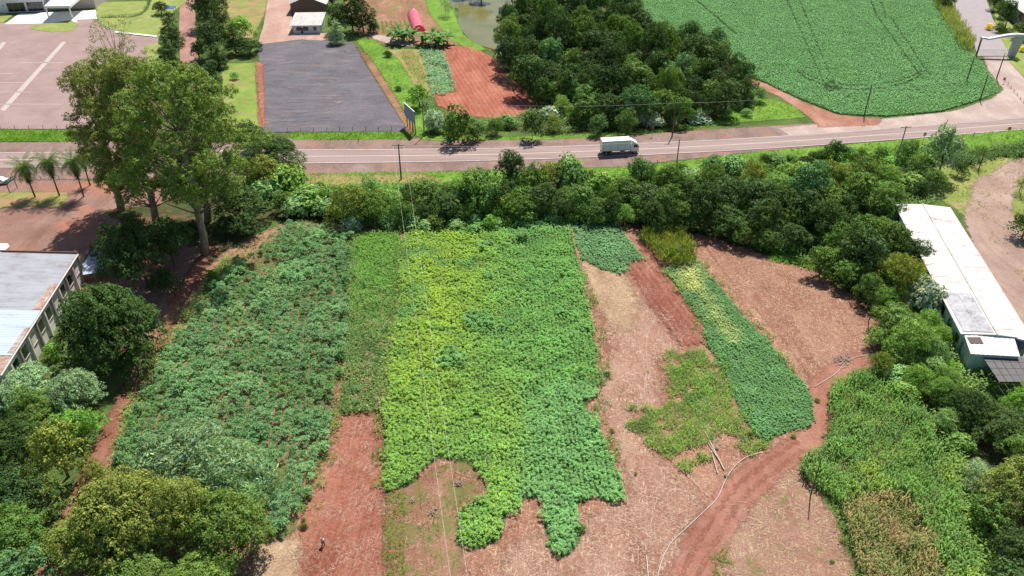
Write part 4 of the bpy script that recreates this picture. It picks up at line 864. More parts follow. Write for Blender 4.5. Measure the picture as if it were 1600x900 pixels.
crop('weed_patch', 'weed', pH, 0.42, pal((.14, .27, .045), (.19, .31, .06), (.1, .2, .04), scale=3), GRASSLEAF, 50, (.7, 1.3), lambda X, Y: fbm(X, Y, 3., 93) > .33, ragged=2.2, label='low green weeds and vegetables below the long bean plot', category='weeds')
crop('vegetable_patch', 'cabbage', PL([(1045, 570), (1095, 560), (1120, 600), (1112, 660), (1130, 700), (1110, 690), (1085, 640), (1060, 610)]), 0.85, pal((.14, .26, .14), (.2, .3, .2), scale=3), CROP, 51, (.7, 1.2), lambda X, Y: fbm(X, Y, 2., 94) > .35, label='pale blue-green squash plants among the low weeds', category='crop')
# maize, green and dry
pM = PL([(1300, 600), (1338, 580), (1378, 582), (1415, 615), (1455, 650), (1478, 720), (1505, 800), (1530, 900), (1540, 1000), (1490, 1000), (1478, 900), (1440, 800), (1412, 770), (1360, 770), (1315, 780), (1285, 760), (1252, 735), (1255, 712), (1288, 690), (1298, 650)], 1.3)
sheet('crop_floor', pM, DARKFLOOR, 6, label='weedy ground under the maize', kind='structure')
crop('maize_field', 'corn', pM, (.75, .5), pal((.1, .2, .045), (.14, .27, .055), (.12, .22, .06), (.21, .31, .055), scale=6), GRASSLEAF, 52, (.8, 1.15), rows=.5, label='dense green maize in the lower right field', category='crop')
pN = PL([(1313, 782), (1350, 772), (1412, 772), (1440, 800), (1478, 900), (1490, 1010), (1370, 1010), (1350, 900), (1330, 830)], 1.2)
crop('dry_maize_field', 'corn', pN, (.7, .5), pal((.25, .22, .09), (.32, .25, .12), (.15, .19, .06), (.3, .2, .11), scale=2.5), GRASSLEAF, 53, (.7, 1.05), rows=.5, label='ripe tan maize patch at the bottom right', category='crop')
crop('scrub_growth', 'weed', PL([(1440, 600), (1500, 600), (1540, 640), (1500, 700), (1530, 800), (1560, 900), (1580, 1000), (1500, 1000), (1510, 850), (1480, 740), (1465, 660)]), .55, pal((.14, .24, .06), (.2, .3, .07), (.12, .2, .05), scale=4), GRASSLEAF, 54, (1.2, 2.2), label='light green scrub between maize and the lower right trees', category='weeds')
crop('scrub_growth', 'weed', PL([(1390, 300), (1470, 300), (1440, 340), (1500, 470), (1560, 610), (1500, 620), (1440, 570), (1370, 500), (1360, 420)]), .8, pal((.12, .22, .06), (.2, .3, .09), scale=4), GRASSLEAF, 55, (1.2, 2.4), label='light green scrub on the slope beside the white shed', category='weeds')
crop('undergrowth', 'weed', PL([(430, 300), (640, 290), (1000, 285), (1300, 262), (1450, 262), (1400, 340), (1360, 440), (1290, 425), (1090, 362), (1000, 352), (900, 342), (860, 338), (800, 345), (740, 362), (690, 356), (630, 366), (560, 356)]), .8, pal((.1, .2, .05), (.16, .28, .07), (.08, .15, .04), scale=4), GRASSLEAF, 156, (1.4, 2.6), lambda X, Y: fbm(X, Y, 4., 95) > .3, label='green undergrowth filling the gaps of the tree belt', category='undergrowth')
crop('undergrowth', 'weed', PL([(655, 150), (672, 200), (880, 208), (1000, 200), (1180, 170), (1190, 140), (1000, 170), (880, 190), (850, 165), (800, 185), (700, 190)]), .9, pal((.12, .22, .06), (.17, .28, .09), (.08, .15, .04), scale=4), GRASSLEAF, 157, (1.3, 2.4), lambda X, Y: fbm(X, Y, 4., 96) > .35, label='green undergrowth along the road side of the wood', category='undergrowth')
# soy field beyond the highway
pS = PL([(960, -70), (985, 0), (1003, 25), (1045, 48), (1100, 52), (1140, 75), (1162, 112), (1200, 130), (1255, 155), (1310, 177), (1385, 180), (1470, 173), (1535, 154), (1560, 141), (1552, 122), (1530, 92), (1507, 78), (1487, 40), (1460, 0), (1420, -70)], 0.4)
sheet('crop_floor', pS, grass_mat('soy_floor', (0.015, 0.035, 0.012), (0.03, 0.07, 0.02), (0.05, 0.09, 0.03), True, eamp=.3), 7, res=3, label='green ground under the soybean field', kind='structure')
def tracks(X, Y):
    px, py = to_px(X, Y); k = np.ones(X.shape, bool)
    for a, b, q, e in ((1228, 0, 1282, 120), (1248, 0, 1296, 120), (1372, 30, 1440, 125), (1392, 30, 1452, 120), (1085, 0, 1150, 55), (1375, 0, 1384, 30), (1360, 0, 1370, 30)):
        t = np.clip(((px - a) * (q - a) + (py - b) * (e - b)) / ((q - a) ** 2 + (e - b) ** 2), 0, 1)
        k &= np.hypot(px - a - t * (q - a), (py - b - t * (e - b))) > .85 + .7 * vnoise(X, Y, 3, 8)
    for cx, cy, rx, ry in ((1345, 96, 107, 46), (1345, 96, 102, 39.5)):
        e = np.hypot((px - cx) / rx, (py - cy) / ry); k &= ~((np.abs(e - 1) < .017) & (py > 112))
    return k & ~((np.hypot((px - 1300) / 1.6, py - 137) < 9) & (vnoise(X, Y, 1.2, 4) > .35))
dv = PL([(1100, 60), (1300, 180)]); aS = math.atan2(*(dv[1] - dv[0])[::-1]) - math.pi / 2
crop('soybean_field', 'soy', pS, (0.72, .55), pal((.11, .265, .085), (.135, .3, .105), (.115, .27, .08), scale=9), CROP, 56, (.72, .95), tracks, rows=aS, ragged=.3, relief=.15, label='large blue-green soybean field beyond the highway', category='crop')
crop('maize_hedge', 'cane', PL([(1440, -40), (1470, -40), (1482, 10), (1506, 45), (1522, 72), (1515, 84), (1500, 76), (1484, 50), (1462, 15)]), .8, pal((.2, .24, .07), (.3, .3, .12), (.13, .19, .05), scale=3), GRASSLEAF, 57, (1.1, 1.7), ragged=.2, label='strip of yellowing maize between soybeans and side road', category='crop')
# small plots behind the lot
crop('vegetable_rows', 'soy', PL([(655, 78), (690, 80), (702, 105), (710, 142), (695, 150), (674, 148), (670, 120), (662, 98)]), .7, pal((.14, .27, .13), (.17, .3, .17), scale=3), CROP, 58, (1.0, 1.5), label='blue-green vegetable plot left of the red tilled field', category='crop')
crop('vegetable_rows', 'tuft', PL([(620, 82), (648, 80), (662, 110), (668, 128), (655, 132), (640, 112)]), .8, pal((.18, .28, .06), (.22, .3, .09), scale=3), GRASSLEAF, 59, (1.0, 1.7), rows=.3, label='yellow-green vegetable rows on the grass bank side', category='crop')
crop('vegetable_rows', 'tuft', PL([(588, 35), (640, 32), (632, 52), (592, 52)]), (1.7, .6), pal((.14, .25, .08), (.18, .28, .1), scale=3), GRASSLEAF, 60, (1.2, 1.8), rows=.2, label='short green vegetable rows left of the pink tunnel', category='crop')
# grass and weeds with real blades along the verges
def verge(px, step, stops, seed, lab, size=(.7, 1.3), thr=.25, zs=1.0, name='verge_grass'):
    crop(name, 'tuft', PL(px), step, pal(*stops, scale=3), GRASSLEAF, seed, size, lambda X, Y: fbm(X, Y, 2.5, seed) > thr, zs=zs, label=lab, category='grass')
gs = [(.12, .24, .035), (.17, .3, .045), (.2, .3, .06)]
verge([(470, 272), (800, 268), (960, 263), (1060, 253), (1180, 240), (1300, 230), (1450, 217), (1610, 200), (1620, 236), (1500, 250), (1400, 258), (1180, 290), (900, 296), (470, 300)], .75, gs, 61, 'tufted grass on the near embankment of the highway', (.8, 1.5))
verge([(-20, 204), (112, 205), (112, 221), (-20, 221)], .55, gs, 62, 'dense grass tufts of the left roadside hedge strip', (1.2, 1.9), .0)
verge([(455, 208), (638, 207), (640, 218), (456, 219)], .55, gs, 63, 'dense grass tufts below the dark gravel lot', (1.0, 1.6), .1)
verge([(655, 213), (760, 216), (880, 213), (1000, 206), (1110, 190), (1180, 150), (1240, 167), (1262, 184), (1160, 192), (1040, 206), (960, 214), (840, 218), (660, 219)], .75, gs + [(.25, .25, .07)], 64, 'grass tufts between the wood and the highway', (.9, 1.6), .3)
verge([(600, 770), (632, 768), (634, 930), (600, 930)], .45, [(.17, .25, .04), (.26, .3, .07)], 65, 'yellow-green grass strip beside the red mulched strip', (.6, 1.1), .3)
verge([(600, 765), (735, 710), (760, 760), (712, 800), (720, 850), (725, 930), (636, 930)], .8, [(.17, .24, .06), (.3, .27, .1)], 66, 'thin tufts in the weedy bare patch', (.5, 1.0), .5)
verge([(1110, 860), (1140, 855), (1150, 930), (1110, 930)], .4, gs, 67, 'small green grass patch right of the orange track', (.6, 1.1), .35)
verge([(1200, 372), (1262, 392), (1268, 420), (1205, 408), (1185, 380)], .5, [(.15, .3, .05), (.2, .36, .08)], 68, 'bright grass clearing under the tree belt', (1.2, 2.2), .1)
verge([(1440, 266), (1530, 248), (1620, 240), (1620, 470), (1570, 400), (1500, 330), (1440, 305)], .9, [(.16, .24, .05), (.26, .3, .09), (.34, .3, .14)], 69, 'yellowing grass around the dirt loop', (.7, 1.2), .45)
verge([(552, 57), (585, 62), (625, 95), (655, 145), (672, 205), (650, 214), (628, 170), (590, 110)], .9, gs, 70, 'tufts on the bright grass bank', (.8, 1.3), .3)
verge([(560, 700), (505, 760), (470, 800), (445, 870), (470, 870), (500, 790), (530, 720), (545, 650), (525, 640)], .9, [(.2, .3, .06), (.28, .32, .08)], 71, 'yellow-green weeds along the edge of the red strip', (.6, 1.2), .62)
# straw litter: real stalks on the near soil
def litter(px, step, cols, seed, lab, size=(.8, 1.4), thr=.3):
    crop('straw_litter', 'straw', PL(px), step, pal(*cols, scale=2), DRYLEAF, seed, size, lambda X, Y: fbm(X, Y, 2.5, seed) > thr + .12, z0=0.09, label=lab, category='straw')
DRYLEAF = leaf_material('dry_stalk', 0.1, 0.2, 0.7, gain=.85)
tan = [(.5, .36, .27), (.6, .46, .36), (.42, .27, .2)]
crop('roadside_scrub', 'weed', PL([(1470, 250), (1520, 238), (1600, 226), (1640, 224), (1640, 240), (1560, 248), (1500, 262)]), .6, pal((.07, .13, .04), (.11, .18, .05), scale=3), GRASSLEAF, 158, (1.4, 2.4), label='dark scrub line between embankment and dirt loop', category='scrub')
litter([(940, 470), (1010, 470), (1085, 535), (1030, 560), (1035, 640), (985, 650), (1050, 740), (1110, 790), (1040, 930), (760, 930), (790, 850), (930, 800), (985, 770), (950, 660), (930, 620), (950, 560)], .75, tan, 72, 'pale maize stalks littering the pinkish stubble')
litter([(527, 640), (598, 640), (600, 930), (455, 930), (472, 800), (503, 720)], .85, tan, 73, 'pale stalk litter on the dark red strip', (.7, 1.2), .35)
litter([(1130, 800), (1190, 740), (1250, 715), (1290, 790), (1345, 930), (1060, 930)], .8, tan, 74, 'pale stalks on the stubble right of the track')
litter([(1090, 370), (1180, 392), (1290, 435), (1375, 500), (1388, 552), (1310, 590), (1275, 605), (1230, 540), (1150, 450)], 1.0, tan, 75, 'pale stalk litter on the right bare field', (.8, 1.4), .4)
litter([(398, 845), (470, 838), (466, 930), (380, 930)], .55, [(.6, .48, .3), (.68, .55, .36)], 76, 'dense pale straw at the foot of the left field', (.7, 1.2), .1)
litter([(905, 405), (975, 425), (1000, 475), (985, 520), (945, 500), (918, 450)], .7, [(.6, .48, .3), (.5, .38, .2)], 77, 'yellow straw litter below the bean plot', (.8, 1.4), .25)
# ------------------------------------------------------------------ materials of built things
WHITEP = plain('white_paint', (0.82, 0.82, 0.8), 0.35, var=0.04); ROOFW = plain('white_roof_metal', (0.8, 0.79, 0.77), 0.45, var=0.06, scale=0.6)
WOOD = plain('weathered_wood', (0.13, 0.1, 0.08), 0.9, var=0.3); CONCP = plain('pole_concrete', (0.3, 0.28, 0.25), 0.9, var=0.15)
BLACK = plain('black_rubber', (0.02, 0.02, 0.02), 0.8); GLASS = plain('dark_glass', (0.02, 0.03, 0.035), 0.12, spec=0.6); STEEL = plain('grey_steel', (0.3, 0.3, 0.31), 0.5, metal=0.5)
WALLW = plain('white_wall', (0.75, 0.75, 0.74), 0.8, var=0.06); WIRE = plain('bare_wire', (0.62, 0.6, 0.58), 0.5)
def rotp(p, a): return (p[0] * math.cos(a) - p[1] * math.sin(a), p[0] * math.sin(a) + p[1] * math.cos(a))

# --- truck
a_, b_ = P(940, 238)[:2], P(1000, 234.6)[:2]; hd = math.atan2(b_[1] - a_[1], b_[0] - a_[0])
c_ = P(967, 239.5)[:2]
tk = empty('box_truck', (c_[0], c_[1], 0.14), hd, 'white box truck driving right along the highway', 'truck')
m = MB(); m.box((-1.1, 0, 2.5), (7.4, 2.5, 2.7)); m.build('cargo_box', plain('box_panel_sky_tint', (0.66, 0.74, 0.84), 0.35, var=0.03), tk)  # white box sides; the bluish sky reflection is put into their colour
m = MB(); m.box((-1.1, 0, 3.875), (7.44, 2.54, 0.05)); m.build('roof', WHITEP, tk)
for x in (-4.5, -2.6, -0.7, 1.2): MB().box((x, -1.262, 2.5), (0.05, 0.02, 2.6)).build('panel_seam', STEEL, tk)
MB().box((-1.1, -1.268, 1.2), (7.4, 0.03, 0.12)).build('side_rail', STEEL, tk)
for s in (-.62, .62): MB().box((-4.815, s, 2.5), (0.03, 1.2, 2.5)).build('rear_door', WHITEP, tk)
MB().box((-.4, 0, 0.98), (8.6, .9, .28)).build('chassis', BLACK, tk)
cb = MB(); lo = [(2.75, -1.2, .75), (4.75, -1.2, .75), (4.75, 1.2, .75), (2.75, 1.2, .75)]
mid = [(2.75, -1.2, 1.75), (4.8, -1.2, 1.75), (4.8, 1.2, 1.75), (2.75, 1.2, 1.75)]; hi = [(2.8, -1.1, 2.85), (4.35, -1.1, 2.85), (4.35, 1.1, 2.85), (2.8, 1.1, 2.85)]
cb.hexa(lo, mid); cb.hexa([(x, y, z + .003) for x, y, z in mid], hi); cab = cb.build('cab', WHITEP, tk)
MB().hexa([(4.79, -1.05, 1.85), (4.83, -1.05, 1.85), (4.83, 1.05, 1.85), (4.79, 1.05, 1.85)], [(4.42, -.98, 2.68), (4.46, -.98, 2.68), (4.46, .98, 2.68), (4.42, .98, 2.68)]).build('windscreen', GLASS, tk)
for s in (-1, 1):
    MB().hexa([(3.4, s * 1.19, 1.85), (4.55, s * 1.19, 1.85), (4.55, s * 1.22, 1.85), (3.4, s * 1.22, 1.85)], [(3.4, s * 1.12, 2.55), (4.3, s * 1.12, 2.55), (4.3, s * 1.15, 2.55), (3.4, s * 1.15, 2.55)]).build('side_window', GLASS, tk)
    MB().box((4.6, s * 1.42, 2.1), (.08, .18, .5)).build('mirror', BLACK, tk); MB().box((4.83, s * .85, 1.0), (.05, .35, .2)).build('headlight', GLASS, tk)
MB().box((4.82, 0, .65), (.2, 2.4, .3)).build('bumper', STEEL, tk)
MB().hexa([(2.95, -1.05, 2.86), (4.2, -1.05, 2.86), (4.2, 1.05, 2.86), (2.95, 1.05, 2.86)], [(2.9, -1.0, 3.6), (3.2, -1.0, 3.6), (3.2, 1.0, 3.6), (2.9, 1.0, 3.6)]).build('wind_deflector', WHITEP, tk)
for x in (-3.6, -2.4, 3.75):
    for s in (-1, 1):
        wh = MB().tube([(x, s * 1.18, .5), (x, s * .88, .5)], .5, 16).build('wheel', BLACK, tk); MB().tube([(x, s * 1.195, .5), (x, s * 1.0, .5)], .26, 12).build('rim', STEEL, wh)
MB().box((.6, -1.05, .75), (1.2, .4, .45)).build('fuel_tank', STEEL, tk); MB().box((-4.7, 0, .6), (.12, 2.3, .2)).build('rear_bumper', BLACK, tk)

# --- corrugated surfaces
def corrug(P00, P10, P11, P01, n, amp=0.04):
    """sheet from edge P00-P10 to P01-P11 with n waves running across"""
    P00, P10, P11, P01 = map(np.array, (P00, P10, P11, P01)); nn = n * 2
    nr = np.cross(P10 - P00, P01 - P00); nr = nr / np.linalg.norm(nr); nr = nr if nr[2] > 0 else -nr
    m = MB()
    top = []; bot = []
    for i in range(nn + 1):
        t = i / nn; o = nr * amp * (1 if i % 2 else -1); top.append(P00 * (1 - t) + P10 * t + o); bot.append(P01 * (1 - t) + P11 * t + o)
    v = top + bot + [p - nr * .03 for p in top] + [p - nr * .03 for p in bot]; k = nn + 1
    f = [(i, i + 1, k + i + 1, k + i) for i in range(nn)] + [(2 * k + i, 3 * k + i, 3 * k + i + 1, 2 * k + i + 1) for i in range(nn)] + [(i, 2 * k + i, 2 * k + i + 1, i + 1) for i in range(nn)] + [(k + i, k + i + 1, 3 * k + i + 1, 3 * k + i) for i in range(nn)]
    return m.add(v, f)

def stained(name, a, b, c, scale, rot=0, st=(1, 8)):
    m, t = newmat(name); g = t.nodes.new('ShaderNodeNewGeometry').outputs['Position']
    n = noise(t, mapping(t, g, rot, (st[0], st[1], 1)), scale, 5, .7, .3); n2 = noise(t, g, .35, 5, .7)
    k = mth(t, 'ADD', mth(t, 'MULTIPLY', n, .5), mth(t, 'MULTIPLY', n2, .5))
    finish(t, ramp(t, k, [(.34, c), (.45, b), (.56, a)]), .6, n, .1, .02, .3); return m

# --- long white shed on the right
sa = np.array([83.9, 160.3]); U = np.array([-6.3, -46.4]); Ls = np.hypot(*U); U = U / Ls; Vv = np.array([-U[1], U[0]]); W_ = 10.7
if Vv[0] < 0: Vv = -Vv
def sp(l, w_, z): q = sa + U * l + Vv * w_; return (q[0], q[1], z)
sh = empty('white_shed', (sa[0], sa[1], 0), 0, 'long low white metal-roofed shed beside the dirt drive', 'shed')
def loc(p): return (p[0] - sa[0], p[1] - sa[1], p[2])
WR = stained('shed_roof_paint', (.62, .605, .59), (.54, .51, .48), (.27, .2, .17), .5, .1, (.2, 2.2))
TEAL = stained('teal_wall', (.46, .6, .62), (.38, .5, .52), (.22, .3, .31), .6, 0, (3, .3))
ze, zr = 4.35, 4.75
corrug(loc(sp(-.4, -.5, ze)), loc(sp(Ls, -.5, ze)), loc(sp(Ls, W_ * .5, zr)), loc(sp(-.4, W_ * .5, zr)), 90, .03).build('roof_slope', WR, sh)
corrug(loc(sp(-.4, W_ + .5, ze)), loc(sp(Ls, W_ + .5, ze)), loc(sp(Ls, W_ * .5, zr)), loc(sp(-.4, W_ * .5, zr)), 90, .03).build('roof_slope', WR, sh)
MB().tube([loc(sp(-.4, W_ * .5, zr + .06)), loc(sp(Ls, W_ * .5, zr + .06))], .12, 6).build('ridge_cap', WR, sh)
m = MB()
for w_ in (0, W_): m.hexa([loc(sp(0, w_ - .1, 0)), loc(sp(Ls, w_ - .1, 0)), loc(sp(Ls, w_ + .1, 0)), loc(sp(0, w_ + .1, 0))], [loc(sp(0, w_ - .1, ze)), loc(sp(Ls, w_ - .1, ze)), loc(sp(Ls, w_ + .1, ze)), loc(sp(0, w_ + .1, ze))])
m.build('side_wall', TEAL, sh)
m = MB()
for l in (.1, Ls - .1): m.add([loc(sp(l, .1, 0)), loc(sp(l, W_ - .1, 0)), loc(sp(l, W_ - .1, ze - .05)), loc(sp(l, W_ / 2, zr - .08)), loc(sp(l, .1, ze - .05))], [(0, 1, 2, 3, 4)])
m.build('end_wall', TEAL, sh)
for k in range(11):
    l = 2.4 + k * 4.2; f = MB().hexa([loc(sp(l, -.15, 1.6)), loc(sp(l + 1.6, -.15, 1.6)), loc(sp(l + 1.6, -.1, 1.6)), loc(sp(l, -.1, 1.6))], [loc(sp(l, -.15, 3.1)), loc(sp(l + 1.6, -.15, 3.1)), loc(sp(l + 1.6, -.1, 3.1)), loc(sp(l, -.1, 3.1))]).build('window', GLASS, sh)
    MB().hexa([loc(sp(l - .1, -.25, 1.5)), loc(sp(l + 1.7, -.25, 1.5)), loc(sp(l + 1.7, -.1, 1.5)), loc(sp(l - .1, -.1, 1.5))], [loc(sp(l - .1, -.25, 1.58)), loc(sp(l + 1.7, -.25, 1.58)), loc(sp(l + 1.7, -.1, 1.58)), loc(sp(l - .1, -.1, 1.58))]).build('sill', WALLW, f)
# weathered grey patch of the left slope: its own dull sheets, 4 x 3
PT = stained('worn_roof', (.42, .42, .44), (.3, .3, .33), (.14, .14, .16), 1.6, .9, (1, 1))
for i in range(4):
    for j in range(2):
        l0, l1 = Ls - 12.6 + i * 3.0, Ls - 12.6 + (i + 1) * 3.0 - .03; w0, w1 = .1 + j * 2.4, .1 + (j + 1) * 2.4 - .03
        zz = lambda w_: ze + (zr - ze) * (w_ + .5) / (W_ / 2 + .5) + .06
        MB().hexa([loc(sp(l0, w0, zz(w0))), loc(sp(l1, w0, zz(w0))), loc(sp(l1, w1, zz(w1))), loc(sp(l0, w1, zz(w1)))], [loc(sp(l0, w0, zz(w0) + .03)), loc(sp(l1, w0, zz(w0) + .03)), loc(sp(l1, w1, zz(w1) + .03)), loc(sp(l0, w1, zz(w1) + .03))]).build('roof_sheet', PT, sh)
poly_s('shed_apron', [pix(sp(-1, W_, 0))[:2], pix(sp(-1, W_ + 3.4, 0))[:2], pix(sp(Ls, W_ + 3.4, 0))[:2], pix(sp(Ls, W_, 0))[:2]], plain('apron_concrete', (.26, .23, .23), .9, var=.2), .045, label='grey concrete strip along the right of the white shed')
# lower white annex
an = empty('white_annex', (sa[0], sa[1], 0), 0, 'small white-roofed annex at the near end of the long shed', 'annex')
A4 = [P(1507, 524, 4.32), P(1584, 524, 4.32), P(1594, 557, 4.0), P(1517, 553, 4.0)]; A4 = [(a[0] - sa[0], a[1] - sa[1], a[2]) for a in A4]
corrug(A4[0], A4[1], A4[2], A4[3], 10, .03).build('roof', WR, an)
c_ = np.mean(np.array(A4), 0); w4 = [(c_[0] + (a[0] - c_[0]) * .93, c_[1] + (a[1] - c_[1]) * .93) for a in A4]
MB().hexa([(x, y, 0) for x, y in w4], [(x, y, a[2] - .12) for (x, y), a in zip(w4, A4)]).build('wall', TEAL, an)
g_ = lambda u, v_: (np.array(A4[0]) * (1 - u) + np.array(A4[1]) * u) * (1 - v_) + (np.array(A4[3]) * (1 - u) + np.array(A4[2]) * u) * v_ + (0, 0, .07)
p4 = [g_(.03, .12), g_(.3, .12), g_(.33, .45), g_(.06, .45)]; MB().hexa(p4, [p + (0, 0, .03) for p in p4]).build('roof_patch', plain('rust_patch', (.1, .07, .06), .8, var=.3), an)
tkb = empty('water_tank', loc(sp(0, 0, 0)), 0, 'round grey-blue water tank beside the annex roof', 'tank'); q = P(1593, 530, 3.6); tkb.location = (q[0], q[1], 0)
MB().tube([(0, 0, 0), (0, 0, 2.4)], 1.1, 8).build('stand', CONCP, tkb); MB().tube([(0, 0, 2.4), (0, 0, 4.2)], 1.35, 20).build('tank', plain('tank_blue', (.1, .17, .24), .5), tkb); MB().tube([(0, 0, 4.2), (0, 0, 4.45), (0, 0, 4.6)], [1.4, 1.3, .4], 20).build('lid', plain('tank_lid', (.62, .6, .58), .5), tkb)
# dark lean-to
dk = empty('dark_lean_to', loc(sp(0, 0, 0)), 0, 'lean-to with dark grey sheet roof at the foot of the white shed', 'lean-to'); q = P(1533, 553, 3.2); dk.location = (q[0], q[1], 0)
DKM = plain('dark_roof_sheet', (.085, .08, .085), .6, var=.2)
C4 = [P(1533, 555, 3.3), P(1598, 557, 3.3), P(1622, 597, 2.9), P(1561, 597, 2.9)]
for i in range(5):
    for j in range(4):
        g_ = lambda u, v_: (C4[0] * (1 - u) + C4[1] * u) * (1 - v_) + (C4[3] * (1 - u) + C4[2] * u) * v_ - q * np.array([1, 1, 0]); e0 = .006
        A4 = [g_(i / 5 + e0, j / 4 + e0), g_((i + 1) / 5 - e0, j / 4 + e0), g_((i + 1) / 5 - e0, (j + 1) / 4 - e0), g_(i / 5 + e0, (j + 1) / 4 - e0)]
        MB().hexa([a for a in A4], [a + np.array([0, 0, .05]) for a in A4]).build('roof_sheet', DKM, dk)
m = MB()
for c in C4: c2 = c - q * np.array([1, 1, 0]); m.tube([(c2[0], c2[1], 0), (c2[0], c2[1], c2[2] - .02)], .1, 6)
m.build('post', WOOD, dk)

# --- warehouse at the left edge
wa = np.array([-84.6, 137.3]); wb = np.array([-81.2, 101.8]); Uw = (wb - wa) / np.hypot(*(wb - wa)); Vw = np.array([Uw[1], -Uw[0]]); Vw = Vw if Vw[0] < 0 else -Vw; Lw = 36.5
def wp(l, w_, z): q = Uw * l + Vw * w_; return (q[0], q[1], z)
wh = empty('warehouse', (wa[0], wa[1], 0), 0, 'old warehouse with corrugated roof and stained white pilastered wall', 'warehouse')
zw, slope = 6.0, .09
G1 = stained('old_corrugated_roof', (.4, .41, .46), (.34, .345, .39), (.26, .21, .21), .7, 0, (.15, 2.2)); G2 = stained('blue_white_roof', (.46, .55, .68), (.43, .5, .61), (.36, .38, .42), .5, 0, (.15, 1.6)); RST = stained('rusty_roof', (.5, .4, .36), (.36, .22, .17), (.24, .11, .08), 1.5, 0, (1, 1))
corrug(wp(0, -.3, zw), wp(18.8, -.3, zw), wp(18.8, 26, zw + 26 * slope), wp(0, 26, zw + 26 * slope), 40, .05).build('roof_slope', G1, wh)
corrug(wp(18.85, -.3, zw + .05), wp(31.5, -.3, zw + .05), wp(31.5, 26, zw + .05 + 26 * slope), wp(18.85, 26, zw + .05 + 26 * slope), 26, .04).build('roof_slope', G2, wh, label='bluish white lower roof slope')
corrug(wp(31.55, -.3, zw), wp(Lw, -.3, zw), wp(Lw, 26, zw + 26 * slope), wp(31.55, 26, zw + 26 * slope), 12, .05).build('roof_slope', RST, wh, label='rusty reddish end of the roof')
for l0, l1, w_ in ((10.5, 18.7, 1.3), (24, 31, .7)): corrug(wp(l0, -.32, zw + .1), wp(l1, -.32, zw + .1), wp(l1, w_, zw + .1 + w_ * slope), wp(l0, w_ * .6, zw + .1 + w_ * slope * .6), 20, .04).build('rusted_edge', RST, wh)
OLDW = stained('old_white_wall', (.8, .77, .76), (.66, .6, .57), (.32, .24, .21), .5, 0, (2, .35))
MB().hexa([wp(0, 0, 0), wp(Lw, 0, 0), wp(Lw, .3, 0), wp(0, .3, 0)], [wp(0, 0, zw - .1), wp(Lw, 0, zw - .1), wp(Lw, .3, zw - .1), wp(0, .3, zw - .1)]).build('side_wall', OLDW, wh)
MB().hexa([wp(0, 0.31, 0), wp(.3, 0.31, 0), wp(.3, 26, 0), wp(0, 26, 0)], [wp(0, .31, zw - .1), wp(.3, .31, zw - .1), wp(.3, 26, zw + 26 * slope - .1), wp(0, 26, zw + 26 * slope - .1)]).build('end_wall', OLDW, wh)
MB().hexa([wp(-.25, -.4, zw), wp(0, -.4, zw), wp(0, 26, zw + 26 * slope), wp(-.25, 26, zw + 26 * slope)], [wp(-.25, -.4, zw + .35), wp(0, -.4, zw + .35), wp(0, 26, zw + .35 + 26 * slope), wp(-.25, 26, zw + .35 + 26 * slope)]).build('parapet', plain('dark_parapet', (.12, .08, .07), .9), wh)
MB().tube([wp(0, -.42, zw - .1), wp(Lw, -.42, zw - .1)], .13, 6).build('gutter', plain('pale_gutter', (.62, .58, .55), .6), wh)
for k in range(11):
    l = k * Lw / 10
    MB().hexa([wp(l - .2, -.45, 0), wp(l + .2, -.45, 0), wp(l + .2, -.003, 0), wp(l - .2, -.003, 0)], [wp(l - .2, -.38, zw - .25), wp(l + .2, -.38, zw - .25), wp(l + .2, -.003, zw - .25), wp(l - .2, -.003, zw - .25)]).build('pilaster', OLDW if k % 2 else plain('grey_pilaster%d' % k, (.34, .3, .28), .9), wh)
    if k < 10:
        a = l + 1.0; f = MB().hexa([wp(a, -.06, 2.6), wp(a + 1.7, -.06, 2.6), wp(a + 1.7, -.01, 2.6), wp(a, -.01, 2.6)], [wp(a, -.06, 4.6), wp(a + 1.7, -.06, 4.6), wp(a + 1.7, -.01, 4.6), wp(a, -.01, 4.6)]).build('window', GLASS if k % 3 else OLDW, wh)
        MB().hexa([wp(a - .1, -.16, 2.48), wp(a + 1.8, -.16, 2.48), wp(a + 1.8, -.01, 2.48), wp(a - .1, -.01, 2.48)], [wp(a - .1, -.16, 2.58), wp(a + 1.8, -.16, 2.58), wp(a + 1.8, -.01, 2.58), wp(a - .1, -.01, 2.58)]).build('sill', CONC, f)
# lean-to roof right of the warehouse
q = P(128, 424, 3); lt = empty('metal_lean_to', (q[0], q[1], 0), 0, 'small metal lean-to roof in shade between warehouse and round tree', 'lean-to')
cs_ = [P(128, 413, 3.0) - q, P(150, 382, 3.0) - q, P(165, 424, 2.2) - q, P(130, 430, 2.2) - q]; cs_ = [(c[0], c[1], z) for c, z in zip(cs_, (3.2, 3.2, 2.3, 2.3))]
corrug(cs_[0], cs_[1], cs_[2], cs_[3], 12, .03).build('roof', G2, lt); MB().tube([np.array(cs_[0]) + (0, 0, .1), np.array(cs_[1]) + (0, 0, .1)], .16, 6).build('ridge_board', WOOD, lt)  # here the bluish roof colour stands in for shade on a white roof
m = MB()
for c in cs_: m.tube([(c[0], c[1], 0), (c[0], c[1], c[2] - .05)], .09, 6)
m.build('post', WOOD, lt)
